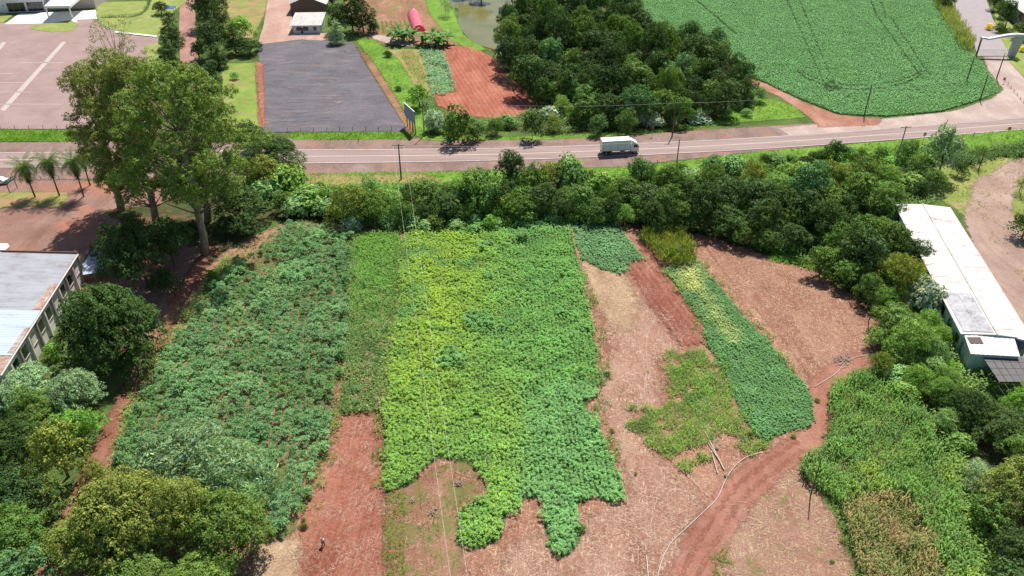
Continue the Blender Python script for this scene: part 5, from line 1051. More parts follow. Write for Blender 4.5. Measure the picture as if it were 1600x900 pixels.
# white canopy by the warehouse, cut by the frame
q = P(5, 406, 0); wc = empty('white_canopy', (q[0], q[1], 0), 0, 'white sheet canopy on thin posts behind the warehouse', 'canopy')
cs_ = [(-6, -1.4, 2.4), (1.2, -1.4, 2.4), (2.0, .6, 2.8), (.8, 2.0, 2.6), (-6, 2.0, 2.6)]; MB().hexa(cs_, [(x, y, z + .12) for x, y, z in cs_]).build('roof', WHITEP, wc)
m = MB(); [m.tube([(x, y, 0), (x, y, 2.45)], .06, 6) for x, y in ((1.0, -1.1), (.8, 1.7), (-5, -1.1), (-5, 1.7))]; m.build('post', STEEL, wc)

# --- utility poles
def upole(bx, by, tx, ty, lab, arm=1.0, mat=WOOD, rad=.16, ins=True, grp='utility poles along the highway', lamp=False, arm_a=None):
    b = P(bx, by); q = (ty - 450) / F; vx = (tx - 800) / F; d = FW + np.array([vx, 0, 0]) - q * UP; H = HC + d[2] * b[1] / d[1]
    e = empty('utility_pole', (b[0], b[1], 0), arm_a if arm_a is not None else 0.06, lab, 'pole', grp)
    MB().tube([(0, 0, -.2), (0, 0, H)], [rad * 1.25, rad * .8], 8).build('pole', mat, e)
    if arm: 
        ca = MB().box((0, 0, H - .35), (arm * 2, .12, .14)).build('crossarm', mat, e)
        if ins: [MB().tube([(x, 0, H - .28), (x, 0, H - .05)], [.07, .05], 6).build('insulator', CONC, ca) for x in (-arm * .9, 0.3, arm * .9)]
    if lamp: MB().box((.6, 0, H), (1.4, .1, .1)).build('lamp_arm', STEEL, e)
    return np.array([b[0], b[1], H - .1])
s1 = upole(627, 281, 622, 225, 'utility pole with double crossarm at the near road edge above the cassava', 1.5)
m = MB(); m.box((s1[0], s1[1], s1[2] - .9), (2.2, .12, .12)); o = m.build('lower_crossarm', WOOD); o['label'] = 'lower crossarm of the near roadside pole'; 
o.parent = [x for x in bpy.data.objects if x.name == 'utility_pole'][0]; o.matrix_parent_inverse = __import__('mathutils').Matrix.Translation(o.parent.location).inverted()
n1 = upole(663, 213, 658, 157, 'pale pole between billboard and roadside bushes', .5, CONCP, .14)
n2 = upole(1050, 214, 1058, 160, 'dark pole in front of the wood behind the truck', .9)
s2 = upole(1056, 266, 1063, 217, 'utility pole standing in the tree belt right of the truck', 0, CONCP)
n3 = upole(1350, 182, 1362, 134, 'dark pole at the near corner of the soybean field', 0)
n4 = upole(1531, 157, 1543, 117, 'dark pole on the right corner of the soybean field by the apron', 0)
n5 = upole(1510, 128, 1522, 88, 'dark pole standing inside the soybean field below the gateway', 0)
n6 = upole(1557, 123, 1569, 83, 'dark pole on the drive just in front of the gateway', 0)
s3 = upole(1395, 272, 1412, 197, 'utility pole rising from the belt over the right stretch of highway', 1.2, CONCP)
f1 = upole(1266, 776, 1283, 715, 'dark wooden pole at the left edge of the green maize', 0, WOOD, .09, grp='poles in the fields')
f2 = upole(1357, 503, 1364, 462, 'thin wooden pole at the right rim of the red field', 0, WOOD, .08, grp='poles in the fields')
f3 = upole(1528, 268, 1537, 236, 'dark pole among shrubs above the dirt loop', 0, WOOD, .12, grp='poles in the fields')
f4 = upole(1592, 300, 1601, 252, 'thin pole with small lamp inside the dirt loop', 0, STEEL, .09, grp='poles in the fields', lamp=True)
def wire(a, b, sag, r, lab, grp=None, n=24):
    a, b = np.array(a, float), np.array(b, float); pts = []
    for i in range(n + 1):
        t = i / n; p = a * (1 - t) + b * t; p[2] -= 4 * sag * t * (1 - t); pts.append(p)
    o = MB().tube(pts, r, 5).build('power_line', WIRE, None, label=lab, category='cable')
    if grp: o['group'] = grp
e1 = P(707, 925, 9.5); e2 = P(734, 925, 9.5)
wire(s1 + (-1.3, 0, 0), e1, 1.6, .014, 'left one of two pale wires crossing the cassava from the roadside pole', 'overhead power lines', 50)
wire(s1 + (1.3, 0, 0), e2, 1.6, .014, 'right one of two pale wires crossing the cassava from the roadside pole', 'overhead power lines', 50)
for k, (a, b, lb) in enumerate(((n1, n2, 'wire from the billboard pole past the wood edge'), (n2, n3, 'wire from the pole behind the truck to the soybean corner'), (n3, n4, 'wire along the near edge of the soybean field'), (n4, n6, 'short wire up to the gateway pole'), (s2, s1, 'wire along the near road edge left of the truck'), (s2, s3, 'wire above the tree belt right of the truck'))):
    wire(a, b, 1.2, .025, lb, 'overhead power lines')

# --- billboard
A_ = P(634, 197); B_ = P(650, 212); d_ = (B_ - A_)[:2]; Lb = np.hypot(*d_); bb = empty('billboard', (A_[0], A_[1], 0), math.atan2(d_[1], d_[0]), 'large billboard seen from its shaded back beside the dark lot', 'billboard')
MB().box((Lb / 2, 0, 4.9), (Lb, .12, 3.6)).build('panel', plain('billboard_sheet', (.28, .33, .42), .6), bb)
for x in (.8, Lb * .36, Lb * .66, Lb - .8): MB().box((x, .2, 3.3), (.16, .2, 6.6)).build('post', WOOD, bb)
MB().box((Lb / 2, 0, 6.78), (Lb + .1, .2, .12)).build('top_edge', WHITEP, bb)
MB().box((Lb / 2, .12, 4.2), (Lb, .08, .1)).build('rail', STEEL, bb)

# --- teal roadside sign board at the left edge
A_ = P(15.5, 302); B_ = P(28.5, 294.5); d_ = (B_ - A_)[:2]; Lb = np.hypot(*d_); bb = empty('sign_board', (A_[0], A_[1], 0), math.atan2(d_[1], d_[0]), 'teal sign board on two posts left of the palms', 'sign')
MB().box((Lb / 2, 0, 2.9), (Lb + .4, .1, .95)).build('panel', plain('teal_paint', (.05, .3, .25), .5), bb)
for x in (.1, Lb - .1): MB().box((x, .1, 1.7), (.14, .14, 3.4)).build('post', WOOD, bb)
m = MB(); [m.box((Lb * .25 + k * .55, -.06, 2.9 + .1 * (k % 2)), (.3, .02, .3)) for k in range(4)]; m.build('lettering', WHITEP, bb)
# --- white car at the left edge
q = P(1, 287); cr = empty('parked_car', (q[0], q[1], .1), .1, 'white car cut by the frame left of the teal sign', 'car')
sec = [(-2.1, .55), (-2.05, .95), (-1.3, 1.05), (-.8, 1.45), (.6, 1.45), (1.2, 1.0), (2.0, .85), (2.1, .5), (1.9, .3), (-1.95, .3)]
MB().hexa([(x, -.82, z) for x, z in sec], [(x, .82, z) for x, z in sec]).build('body', WHITEP, cr)
MB().hexa([(x, -.835, z) for x, z in [(-1.1, 1.06), (-.75, 1.36), (.55, 1.36), (1.0, 1.04)]], [(x, .835, z) for x, z in [(-1.1, 1.06), (-.75, 1.36), (.55, 1.36), (1.0, 1.04)]]).build('window', GLASS, cr)
for x in (-1.35, 1.35):
    for s in (-1, 1): w1 = MB().tube([(x, s * .86, .32), (x, s * .66, .32)], .32, 14).build('wheel', BLACK, cr); MB().tube([(x, s * .87, .32), (x, s * .7, .32)], .17, 10).build('rim', STEEL, w1)

# --- road signs
def rsign(bx, by, h, mat, kind, lab, ry=0):
    b = P(bx, by); e = empty('road_sign', (b[0], b[1], 0), ry, lab, 'sign', 'road signs'); MB().tube([(0, 0, 0), (0, 0, h)], .05, 6).build('post', STEEL, e)
    if kind == 'round': MB().tube([(0, -.03, h), (0, .03, h)], .42, 16).build('plate', mat, e)
    elif kind == 'diamond': MB().tube([(0, -.03, h), (0, .03, h)], .62, 4).build('plate', mat, e)
    else: MB().box((0, 0, h), (.7, .05, .9)).build('plate', mat, e)
SB = plain('sign_back', (.1, .1, .1), .6)
rsign(1019, 214, 2.6, SB, 'round', 'dark round road sign on the far verge right of the truck', .4)
rsign(1441.5, 223, 2.4, plain('grey_sign', (.3, .28, .3), .5), 'rect', 'grey rectangular road sign on the near verge of the highway')
rsign(1573, 214, 2.4, plain('amber_sign', (.5, .3, .04), .5), 'diamond', 'amber road sign on the near verge at the right')
rsign(1567, 131, 1.6, plain('red_sign', (.45, .2, .1), .5), 'rect', 'small reddish sign beside the gateway drive')
for k, (x, y) in enumerate(((1027, 256), (1521, 213), (1479, 193), (560, 223))): 
    b = P(x, y); MB().tube([(b[0], b[1], 0), (b[0], b[1], 1.2)], .1, 6).build('marker_post', CONCP if k != 3 else WOOD, None, label=['short marker post beside the truck on the near verge', 'short marker post below the right stretch of highway', 'short marker post on the apron edge', 'short marker post below the dark lot'][k], category='post', group='marker posts')

# --- fences of posts and wires
def fence(pts, step, lab, h=1.3, mat=WOOD, r=.07, cap=60):
    pw = [P(x, y)[:2] for x, y in pts]; e = empty('wire_fence', (pw[0][0], pw[0][1], 0), 0, lab, 'fence'); o0 = np.array(pw[0]); out = []
    me = MB().tube([(0, 0, 0), (0, 0, h)], r, 6).mesh('post'); me.materials.append(mat)
    for a, b in zip(pw[:-1], pw[1:]):
        L = np.hypot(*(b - a)); n = max(1, int(L / step))
        for i in range(n): out.append(a + (b - a) * i / n)
    out.append(pw[-1])
    for p in out[:cap]:
        o = obj('post', me, None, e, (p[0] - o0[0], p[1] - o0[1], 0)); o.rotation_euler = (rt.normal(0, .04), rt.normal(0, .04), 0)
    for z in (.45, .8, 1.15): MB().tube([(p[0] - o0[0], p[1] - o0[1], z * h / 1.3) for p in out[:cap]], .015, 4).build('wire', STEEL, e)
fence([(450, 206), (632, 204)], 3.3, 'post and wire fence at the lower edge of the dark lot')
fence([(-20, 203), (112, 203)], 3.6, 'post and wire fence between forecourt and verge')
fence([(400, 112), (403, 138), (410, 192)], 6, 'post and wire fence left of the dark lot', 1.8)
fence([(36, 282), (150, 279)], 4.2, 'broken wire fence behind the palms', 1.2)
fence([(1570, 128), (1604, 168)], 3, 'low rail fence along the right drive', .9)

# --- gateway
q = P(1525, 88); gt = empty('gateway', (q[0], q[1], 0), 0, 'grey curved entrance gateway with one broad pillar over the side road', 'gateway')
GRY = plain('grey_render', (.42, .44, .45), .8)
MB().box((0, 0, 3.2), (.35, .5, 6.4)).build('post', WOOD, gt)
lo_ = []; hi_ = []
for i in range(13):
    t = i / 12; x = -.3 + 14.2 * t; z = 6.1 + .5 * math.sin((t - .35) * 4.5) * (t > .1) + .6 * t; th = .5 + .9 * max(0, t - .3)
    lo_.append((x, z - th * .5)); hi_.append((x, z + th * .5))
m = MB()
for i in range(12):
    a, b, c, d = lo_[i], lo_[i + 1], hi_[i + 1], hi_[i]; m.hexa([(a[0], -.7, a[1]), (b[0], -.7, b[1]), (c[0], -.7, c[1]), (d[0], -.7, d[1])], [(a[0], .7, a[1]), (b[0], .7, b[1]), (c[0], .7, c[1]), (d[0], .7, d[1])])
m.build('curved_beam', plain('gateway_paint', (.55, .57, .58), .7), gt)
m = MB(); m.hexa([(10.6, -.8, 0), (12.6, -.8, 0), (12.6, .8, 0), (10.6, .8, 0)], [(10.9, -.8, 6.3), (13.7, -.8, 6.7), (13.7, .8, 6.7), (10.9, .8, 6.3)]); m.build('pillar', GRY, gt)
gl = MB(); gl.box((5.1, -.4, 2.3), (9.8, .08, .08)); gl.box((5.1, -.4, .2), (9.8, .12, .2)); [gl.box((.3 + k * .44, -.4, 1.2), (.04, .04, 2.1)) for k in range(23)]; gl.build('gate', STEEL, gt)

# --- small house, big house
def gable(e, cx, cy, L, Wd, h, rise, rz, wmat, rmat, over=.5):
    """walls and two roof slopes round (cx, cy) in the thing's frame, ridge along x"""
    def q(x, y, z): a, b = rotp((x, y), rz); return (cx + a, cy + b, z)
    w = MB(); w.add([q(-L / 2, -Wd / 2, 0), q(L / 2, -Wd / 2, 0), q(L / 2, Wd / 2, 0), q(-L / 2, Wd / 2, 0), q(-L / 2, -Wd / 2, h), q(L / 2, -Wd / 2, h), q(L / 2, Wd / 2, h), q(-L / 2, Wd / 2, h), q(-L / 2, 0, h + rise), q(L / 2, 0, h + rise)],
                    [(0, 1, 5, 4), (2, 3, 7, 6), (1, 2, 6, 9, 5), (3, 0, 4, 8, 7)]); w.build('wall', wmat, e)
    k = rise / (Wd / 2) * over
    for s in (-1, 1): corrug(q(-L / 2 - over, s * (Wd / 2 + over), h - k + .08), q(L / 2 + over, s * (Wd / 2 + over), h - k + .08), q(L / 2 + over, 0, h + rise + .08), q(-L / 2 - over, 0, h + rise + .08), int(L * 2), .03).build('roof_slope', rmat, e)
    return q
q = P(458, 53); hs = empty('small_house', (q[0], q[1], 0), .05, 'small white house with grey roof at the top of the dark lot', 'house')
RG = stained('grey_fibre_roof', (.5, .48, .47), (.44, .42, .41), (.32, .28, .27), .6, 0, (2, .3))
MB().hexa([(0, 0, 0), (9.6, 0, 0), (9.6, 12, 0), (0, 12, 0)], [(0, 0, 3.0), (9.6, 0, 3.0), (9.6, 12, 3.6), (0, 12, 3.6)]).build('wall', plain('bluish_wall', (.62, .64, .7), .8), hs)
corrug((-.8, -.6, 3.1), (10.4, -.6, 3.1), (10.4, 12.5, 4.0), (-.8, 12.5, 4.0), 22, .03).build('roof', RG, hs)
for x, w1 in ((1.6, 1.6), (4.0, 1.8), (7.6, 1.0)):
    f = MB().box((x + w1 / 2 - .2, -.02, 1.75), (w1, .08, 1.3)).build('window', GLASS, hs); MB().box((x + w1 / 2 - .2, -.06, 1.05), (w1 + .2, .14, .08)).build('sill', WALLW, f)
MB().box((3.3, -.02, 1.1), (.7, .06, 2.1)).build('door', plain('brown_door', (.1, .07, .05), .7), hs)
MB().box((4.8, -1.2, .08), (10, 2.3, .16)).build('step', CONC, hs)
q = P(458, 20); bh = empty('big_house', (q[0], q[1], 0), .05, 'larger grey-roofed house behind the small white one', 'house')
gable(bh, 6.2, 10, 24, 13, 4.0, 2.6, math.pi / 2, plain('brown_wall', (.2, .12, .1), .8), RG, .8)
q = P(505, 10); lh = empty('low_shed', (q[0], q[1], 0), 0, 'low dark shed right of the larger house', 'shed'); gable(lh, 0, 6, 7, 9, 2.6, 1.0, 0, plain('dark_wall', (.1, .09, .08), .9), plain('dark_roof', (.12, .12, .12), .7))

# --- white building with porch
q = P(70, 20); wbd = empty('white_building', (q[0], q[1], 0), 0, 'white modern building with flat porch over the forecourt', 'building')
def wbl(px, py, z=0): a = P(px, py, z); return (a[0] - q[0], a[1] - q[1], z)
fl = wbl(-150, 27); fr = wbl(72, 17.5)
MB().hexa([fl, fr, (fr[0], fr[1] + 25, 0), (fl[0], fl[1] + 25, 0)], [(fl[0], fl[1], 9), (fr[0], fr[1], 9), (fr[0], fr[1] + 25, 9), (fl[0], fl[1] + 25, 9)]).build('main_block', WALLW, wbd)
rl = wbl(150, 13)
MB().hexa([(fr[0] + .02, fr[1] + 2, 0), (rl[0], rl[1], 0), (rl[0], rl[1] + 22, 0), (fr[0] + .02, fr[1] + 22, 0)], [(fr[0] + .02, fr[1] + 2, 6.5), (rl[0], rl[1], 6.5), (rl[0], rl[1] + 22, 6.5), (fr[0] + .02, fr[1] + 22, 6.5)]).build('entrance_block', plain('beige_wall', (.5, .42, .4), .8), wbd)
dx, dy = fr[0] - fl[0], fr[1] - fl[1]; Lf = math.hypot(dx, dy); ux, uy = dx / Lf, dy / Lf
for s, w1 in ((7.0, 6.2), (.4, 5.8)):
    a = (fr[0] - ux * (s + w1), fr[1] - uy * (s + w1)); b = (fr[0] - ux * s, fr[1] - uy * s)
    gw = MB().hexa([(a[0], a[1] - .08, .3), (b[0], b[1] - .08, .3), (b[0], b[1] - .01, .3), (a[0], a[1] - .01, .3)], [(a[0], a[1] - .08, 3.6), (b[0], b[1] - .08, 3.6), (b[0], b[1] - .01, 3.6), (a[0], a[1] - .01, 3.6)]).build('glazing', GLASS, wbd)
    for t in (0, .33, .66, 1): x_ = a[0] + (b[0] - a[0]) * t; y_ = a[1] + (b[1] - a[1]) * t; MB().box((x_, y_ - .1, 1.95), (.1, .08, 3.3)).build('mullion', STEEL, gw)
for s in (14.6, 16.4): MB().tube([(fr[0] - ux * s, fr[1] - uy * s - .06, 2.6), (fr[0] - ux * s, fr[1] - uy * s + .1, 2.6)], .25, 12).build('round_window', GLASS, wbd)
pc = [wbl(70, 13, 4.7), wbl(110, 12.5, 4.7), wbl(135, -8, 4.7), wbl(92, -8, 4.7)]
MB().hexa(pc, [(x, y, 5.5) for x, y, z in pc]).build('porch_roof', WALLW, wbd)
for a in (wbl(77, 30), wbl(113, 29)): MB().box((a[0], a[1], 2.3), (.4, .4, 4.6)).build('column', WALLW, wbd)
# low clipped border hedge on the lawn
m_ = smooth(PL([(160, 28), (185, 27), (215, 25), (230, 14), (236, -5)]), 6)
crop('clipped_border', 'weed', ribbon(m_, .9), .45, pal((.08, .13, .04), (.1, .16, .05), scale=2), GRASSLEAF, 200, (1.0, 1.5), ragged=0, label='low clipped curved border on the lawn', category='hedge')
# blue shelter among the conifers
q = P(267, 22); bs = empty('blue_shelter', (q[0], q[1], 0), .1, 'small blue-roofed shelter between the conifers at the top left', 'shelter'); MB().box((0, 0, 2.5), (4, 3.5, .15)).build('roof', plain('blue_sheet', (.03, .12, .4), .5), bs)
m = MB(); [m.box((x, y, 1.2), (.12, .12, 2.4)) for x in (-1.8, 1.8) for y in (-1.5, 1.5)]; m.build('post', STEEL, bs)
# white roof at the top right corner
q = P(1600, 26, 0); wr = empty('white_roofed_hall', (q[0], q[1], 0), 0, 'white roof of a hall at the top right corner', 'building')
c4_ = [P(1561, -4, 5), P(1640, 48, 5), P(1760, 20, 5), P(1640, -30, 5)]; c4_ = [(a[0] - q[0], a[1] - q[1], 5) for a in c4_]
MB().hexa(c4_, [(a[0], a[1], 5.3) for a in c4_]).build('roof', ROOFW, wr)
cc_ = np.mean(np.array(c4_), 0); w4 = [(cc_[0] + (a[0] - cc_[0]) * .96, cc_[1] + (a[1] - cc_[1]) * .96, 0) for a in c4_]; MB().hexa(w4, [(a[0], a[1], 4.99) for a in w4]).build('wall', plain('hall_wall', (.2, .18, .18), .8), wr)

# --- pink tunnel greenhouse
tm_, t = newmat('pink_film'); b = t.nodes.new('ShaderNodeBsdfPrincipled'); b.inputs['Base Color'].default_value = (.9, .2, .3, 1); b.inputs['Roughness'].default_value = .3; tr_ = t.nodes.new('ShaderNodeBsdfTranslucent'); tr_.inputs[0].default_value = (.95, .25, .35, 1)
mx = t.nodes.new('ShaderNodeMixShader'); mx.inputs[0].default_value = .35; t.links.new(b.outputs[0], mx.inputs[1]); t.links.new(tr_.outputs[0], mx.inputs[2]); o = t.nodes.new('ShaderNodeOutputMaterial'); t.links.new(mx.outputs[0], o.inputs[0])
a_ = P(646, 24)[:2]; b_ = P(655, 50)[:2]; d_ = b_ - a_; Lt = np.hypot(*d_); tg = empty('greenhouse_tunnel', (a_[0], a_[1], 0), math.atan2(d_[1], d_[0]), 'bright pink plastic tunnel greenhouse between the banana clumps', 'greenhouse')
def arch(x, r, h, n=12): return [(x, r * math.cos(math.pi * i / n), h * math.sin(math.pi * i / n)) for i in range(n + 1)]
v = []; f = []; nseg = 12
for k in range(nseg + 1):
    bul = 1.0 - (.03 if k % 2 == 0 else 0); v += arch(Lt * k / nseg, 2.3 * bul, 2.6 * bul)
f = [(k * 13 + i, k * 13 + i + 1, (k + 1) * 13 + i + 1, (k + 1) * 13 + i) for k in range(nseg) for i in range(12)] + [tuple(range(13)), tuple(range(nseg * 13, nseg * 13 + 13))[::-1]]
MB().add(v, f).build('film_cover', tm_, tg, True)
for k in range(0, nseg + 1, 2): MB().tube([(x, y * 1.01, z * 1.01 + .02) for x, y, z in arch(Lt * k / nseg, 2.3, 2.6)], .05, 5).build('hoop', WHITEP, tg)

# --- palms and bananas: every frond its own mesh
def frond_mesh(L, Wf, droop, n, rs, slit=True):
    """feather or banana leaf, arching out along +x"""
    m = MB(); pts = [(L * t * (1 - .25 * t * droop), 0, L * (.45 * t - droop * t * t)) for t in np.linspace(0, 1, n)]
    for i in range(n - 1):
        a, b = np.array(pts[i]), np.array(pts[i + 1]); t = (i + .5) / n; w_ = Wf * math.sin(math.pi * min(1, t * .85 + .12)) ** .7
        for s in (-1, 1):
            if slit:
                for j in range(2):
                    c = a + (b - a) * j * .5; e_ = c + (b - a) * .8 + np.array([0, s * w_ * rs.uniform(.7, 1.1), -w_ * rs.uniform(.3, .9)]); m.add([c, c + (b - a) * .3, e_, e_ - (b - a) * .12], [(0, 1, 2, 3)])
            else: m.add([a, b, b + np.array([0, s * w_, -.25 * w_]), a + np.array([0, s * w_ * .92, -.25 * w_])], [(0, 1, 2, 3)])
    return m
def col_attr(me, c, rs):
    a = me.attributes.new('col', 'FLOAT_COLOR', 'FACE'); n = len(me.polygons); v = np.clip(np.array(c)[None] * rs.uniform(.8, 1.2, (n, 1)), 0, 1); a.data.foreach_set('color', np.concatenate([v, np.ones((n, 1))], 1).astype(np.float32).ravel())
rp = R_(55); FR = []
for k in range(4): me = frond_mesh(3.2, .55, [.35, .7, 1.1, .9][k], 9, rp).mesh('frond'); me.materials.append(LEAF); col_attr(me, [(.075, .125, .03), (.045, .08, .025), (.03, .055, .02), (.065, .11, .03)][k], rp); FR.append(me)
def palm(bx, by, h, lab, nf=46, sc=1.3):
    b = P(bx, by); e = empty('palm_tree', (b[0], b[1], 0), rp.uniform(0, 6), lab, 'palm tree', 'palms beside the highway')
    MB().tube([(0, 0, 0), (.1, .05, h * .5), (.1, 0, h)], [.2, .15, .13], 8).build('trunk', BARK, e, True)
    for i in range(nf):
        u = i / nf; me = FR[0] if u < .25 else FR[3] if u < .5 else FR[1] if u < .75 else FR[2]
        o = obj('frond', me, None, e, (.1, 0, h)); o.rotation_euler = (0, (-.6 + 1.75 * u), i * 2.4); s = sc * rp.uniform(.85, 1.1); o.scale = (s, s, s)
palm(55, 308, 7.8, 'leftmost palm, next to the teal sign board'); palm(93, 306, 8.8, 'middle palm of the row on the reddish yard'); palm(131, 308, 9.2, 'right palm of the row, nearest to the eucalyptus', 50); palm(141, 290, 6.5, 'smaller palm half hidden behind the right palm', 26, .8)
BF = []
for k in range(3): me = frond_mesh(2.8, .5, [.25, .5, .8][k], 6, rp, False).mesh('leaf'); me.materials.append(LEAF); col_attr(me, [(.13, .24, .07), (.09, .17, .06), (.07, .13, .05)][k], rp); BF.append(me)
def banana(cx, cy, ns, rad, lab):
    b = P(cx, cy); e = empty('banana_clump', (b[0], b[1], 0), 0, lab, 'banana plants', 'banana clumps')
    for s in range(ns):
        a = s * 2.4; r = rad * math.sqrt((s + .5) / ns); x, y, h = r * math.cos(a), r * math.sin(a) * .8, rp.uniform(2.0, 3.3)
        MB().tube([(x, y, 0), (x, y, h)], [.16, .1], 6).build('stem', BARK, e)
        for i in range(8): o = obj('leaf', BF[rp.randint(3)], None, e, (x, y, h)); o.rotation_euler = (0, rp.uniform(-.9, .25), i * .785 + rp.normal(0, .2)); k = rp.uniform(.95, 1.4); o.scale = (k, k, k)
banana(628, 66, 9, 4.2, 'banana clump left of the pink tunnel'); banana(680, 71, 11, 5.2, 'banana clump right of the pink tunnel')

# --- hoses, sticks, wood piles in the fields
def hose(px, r, lab, mat):
    pts = smooth(PL(px), 6); MB().tube([(p[0], p[1], .2 + .02 * math.sin(i * 1.7)) for i, p in enumerate(pts)], r, 6).build('irrigation_pipe', mat, None, True, label=lab, category='pipe', group='pipes laid on the field')
PVC = plain('grey_white_pipe', (.58, .56, .53), .6)
hose([(1024, 920), (1033, 880), (1048, 850), (1066, 832), (1095, 805), (1120, 780), (1133, 752), (1146, 732), (1165, 716), (1190, 708)], .045, 'pale pipe curving beside the orange dirt track', PVC)
hose([(1272, 606), (1290, 595), (1308, 583), (1318, 570), (1335, 560), (1360, 555), (1386, 553), (1402, 557)], .045, 'pale pipe at the right rim of the red field', PVC)
hose([(1022, 502), (1013, 520), (1010, 545), (1011, 575), (1007, 605), (1009, 640), (1016, 670), (1028, 700), (1050, 722), (1075, 745), (1108, 778)], .025, 'thin pale hose running down the stubble field', PVC)
def stick(px, r, lab):
    pts = [P(x, y) for x, y in px]; MB().tube([(p[0], p[1], .25) for p in pts], r, 6).build('wooden_stick', plain('pale_stick', (.5, .42, .35), .8), None, label=lab, category='stick', group='sticks on the field')
stick([(1101, 676), (1131, 735)], .09, 'longest of three pale sticks beside the weed patch'); stick([(1104, 690), (1128, 728)], .07, 'middle one of three pale sticks beside the weed patch'); stick([(1111, 706), (1121, 741)], .08, 'lowest of three pale sticks beside the weed patch')
stick([(1010, 870), (1014, 920)], .08, 'pale stick at the lower edge beside the curving pipe')
rk = R_(66)
def pile(px, py, n, rad, lab, mat, zs=.5):
    b = P(px, py); e = empty('branch_pile', (b[0], b[1], .1), 0, lab, 'wood pile', 'piles of cut branches')
    for i in range(n):
        a = rk.uniform(0, 6.28); c = rk.normal(0, rad * .35, 2); L = rk.uniform(.6, 1.3) * rad; z = abs(rk.normal(0, zs * .4)) + .05
        MB().tube([(c[0] - L * math.cos(a) / 2, c[1] - L * math.sin(a) / 2, z), (c[0] + L * math.cos(a) / 2, c[1] + L * math.sin(a) / 2, z + rk.uniform(-.1, .2))], [.06, .03], 5).build('branch', mat, e)
GW = plain('grey_branch', (.36, .27, .22), .9, var=.25)
pile(1316, 563, 30, 2.0, 'grey pile of cut wood near the right pipe', GW); pile(716, 757, 14, .8, 'pale branch pile in the notch of the crop', GW); pile(644, 783, 12, .7, 'pale branch pile beside the yellow-green strip', GW); pile(677, 801, 12, .8, 'pale branch pile lowest in the weedy patch', GW); pile(545, 82, 14, 1.6, 'pile of pale stones and wood at the lot corner', CONC, .6)

# --- person standing on the mulched strip
b = P(505.5, 853); pe = empty('person', (b[0], b[1], .06), -.4, 'person in white shirt and dark trousers standing on the red strip', 'person')
def skin(name, verts, edges, radii, mat, parent, sub=2):
    me = bpy.data.meshes.new(name); me.from_pydata(verts, edges, []); o = obj(name, me, mat, parent); md = o.modifiers.new('skin', 'SKIN')
    for i, r in enumerate(radii): me.skin_vertices[0].data[i].radius = r if isinstance(r, tuple) else (r, r)
    me.skin_vertices[0].data[0].use_root = True; s = o.modifiers.new('sub', 'SUBSURF'); s.levels = sub; s.render_levels = sub; return o
SKN = plain('skin', (.32, .18, .12), .6); SHT = plain('white_shirt', (.8, .8, .82), .8); TRS = plain('dark_trousers', (.03, .035, .06), .9)
V_ = [(0, 0, .95), (0, 0, 1.15), (0, 0, 1.38), (0, 0, 1.5), (0, -.01, 1.62), (0, -.01, 1.74), (-.1, 0, .9), (-.13, -.05, .5), (-.14, .02, .09), (-.15, -.14, .04), (.1, 0, .9), (.12, .06, .5), (.14, .12, .09), (.16, -.03, .04), (-.2, 0, 1.4), (-.27, -.02, 1.12), (-.25, -.18, .93), (.2, 0, 1.4), (.28, .0, 1.12), (.27, -.14, .92), (-.24, -.25, .87), (.26, -.21, .86)]
E_ = [(0, 1), (1, 2), (2, 3), (3, 4), (4, 5), (0, 6), (6, 7), (7, 8), (8, 9), (0, 10), (10, 11), (11, 12), (12, 13), (2, 14), (14, 15), (15, 16), (2, 17), (17, 18), (18, 19), (16, 20), (19, 21)]
skin('body', V_, E_, [.13, .12, .14, .055, .085, .08, .09, .06, .04, .035, .09, .06, .04, .035, .06, .045, .03, .06, .045, .03, .025, .025], SKN, pe)
skin('shirt', [(0, 0, .93), (0, 0, 1.15), (0, 0, 1.38), (0, 0, 1.46), (-.2, 0, 1.4), (-.26, -.02, 1.16), (.2, 0, 1.4), (.27, 0, 1.16)], [(0, 1), (1, 2), (2, 3), (2, 4), (4, 5), (2, 6), (6, 7)], [(.19, .15), (.17, .14), (.19, .15), .08, .09, .075, .09, .075], SHT, pe)
skin('trousers', [(0, 0, .97), (-.1, 0, .85), (-.13, -.05, .5), (-.14, .02, .14), (.1, 0, .85), (.12, .06, .5), (.14, .12, .14)], [(0, 1), (1, 2), (2, 3), (0, 4), (4, 5), (5, 6)], [(.17, .14), .11, .085, .07, .11, .085, .07], TRS, pe)
skin('hair', [(0, .015, 1.76), (0, .04, 1.68)], [(0, 1)], [.085, .07], plain('dark_hair', (.015, .012, .01), .8), pe)
for s in (-1, 1): MB().tube([(s * .035, -.085, 1.69), (s * .035, -.095, 1.69)], .012, 6).build('eye', BLACK, pe)
MB().tube([(0, -.085, 1.67), (0, -.11, 1.655)], [.008, .014], 6).build('nose', SKN, pe); MB().box((0, -.088, 1.625), (.05, .01, .01)).build('mouth', plain('lips', (.25, .08, .07), .6), pe)
for s, x, y, z in ((-1, -.24, -.26, .85), (1, .26, -.22, .84)):
    for k in range(4): MB().tube([(x - .024 + k * .016, y, z), (x - .024 + k * .016, y - .035, z - .035 + .004 * k), (x - .022 + k * .015, y - .04, z - .07 + .006 * k)], [.009, .008, .006], 6).build('finger', SKN, pe)
    MB().tube([(x - s * .03, y + .01, z), (x - s * .045, y - .02, z - .02), (x - s * .04, y - .035, z - .045)], [.011, .009, .007], 6).build('thumb', SKN, pe)
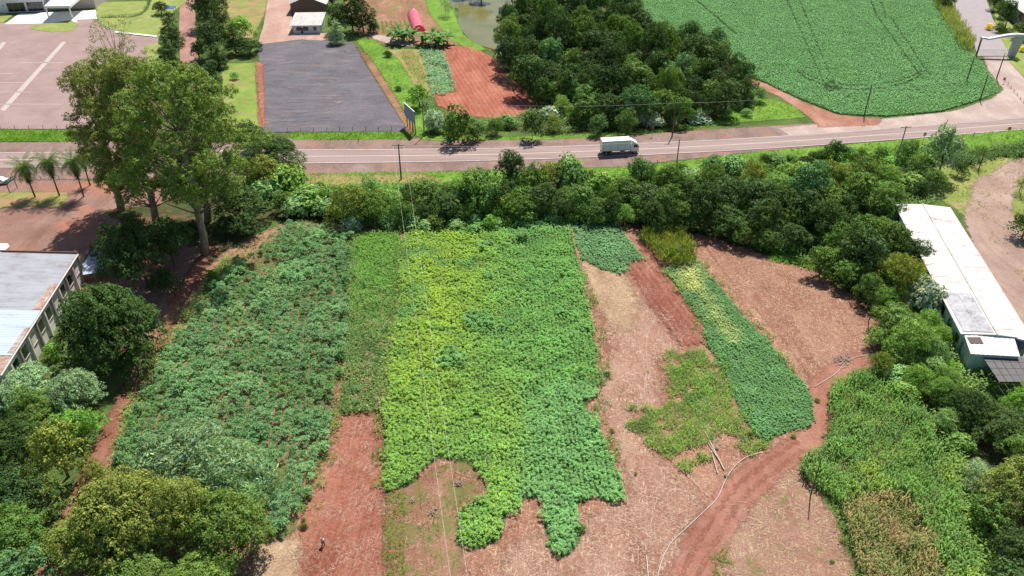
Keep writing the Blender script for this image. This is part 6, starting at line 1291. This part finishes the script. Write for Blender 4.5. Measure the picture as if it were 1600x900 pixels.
for s, x, y in ((-1, -.15, -.06), (1, .155, .05)): MB().box((x, y, .05), (.09, .26, .09)).build('shoe', BLACK, pe)

# ------------------------------------------------------------------ labels of the trees, row by row
ORD = ['leftmost', 'second from left', 'third from left', 'fourth from left', 'fifth from left', 'sixth from left', 'seventh from left', 'eighth from left', 'ninth from left', 'tenth from left', 'eleventh from left', 'twelfth from left']
ZN = {'belt_a': 'in belt right of eucalyptus', 'belt_b': 'in belt below near pole', 'belt_c': 'in belt left of the truck', 'belt_d': 'in belt below the truck', 'belt_e': 'in belt above the cane block', 'belt_f': 'in belt above right red field', 'belt_g': 'in belt nearest the dirt loop', 'belt_low': 'at the foot of the right belt', 'belt_edge': 'along the top of the cassava',
      'slope': 'on slope left of white shed', 'belt_fill': 'inside the roadside tree belt', 'verge_shrubs': 'on verge above the tree belt', 'lower_right': 'in the lower right corner', 'wood_front': 'on the wood edge', 'wood': 'in wood beyond highway', 'top_left': 'beside the brick path', 'garden': 'round the small house and pond', 'gate': 'behind the gateway', 'strays': 'alone on soil beside crops', 'yard_right': 'right of the white shed', 'lower_left': 'in the left tree mass'}
ROWN = ['back row', 'second row', 'third row', 'fourth row', 'fifth row', 'sixth row', 'seventh row', 'eighth row', 'ninth row', 'tenth row', 'eleventh row', 'twelfth row', 'thirteenth row', 'fourteenth row', 'fifteenth row', 'sixteenth row']
by = {}
for r_ in OBJS_TREES: by.setdefault(r_[1], []).append(r_)
for zn, L in by.items():
    L.sort(key=lambda r_: r_[3]); nr = max(1, math.ceil(len(L) / 11)); per = math.ceil(len(L) / nr)
    for i in range(nr):
        row = sorted(L[i * per:(i + 1) * per], key=lambda r_: r_[2])
        for j, (e, _, px, py, r, kind, tint) in enumerate(row):
            kw_, cat = KINDW[kind]; od = ORD[j] if j < len(row) - 1 or j == 0 else 'rightmost'
            e['label'] = f"{TINT[tint][1]} {kw_}, {od}" + (f", {ROWN[i]}," if nr > 1 else '') + f" {ZN[zn]}"
            e['category'] = cat; e['group'] = 'trees and shrubs ' + ZN[zn]
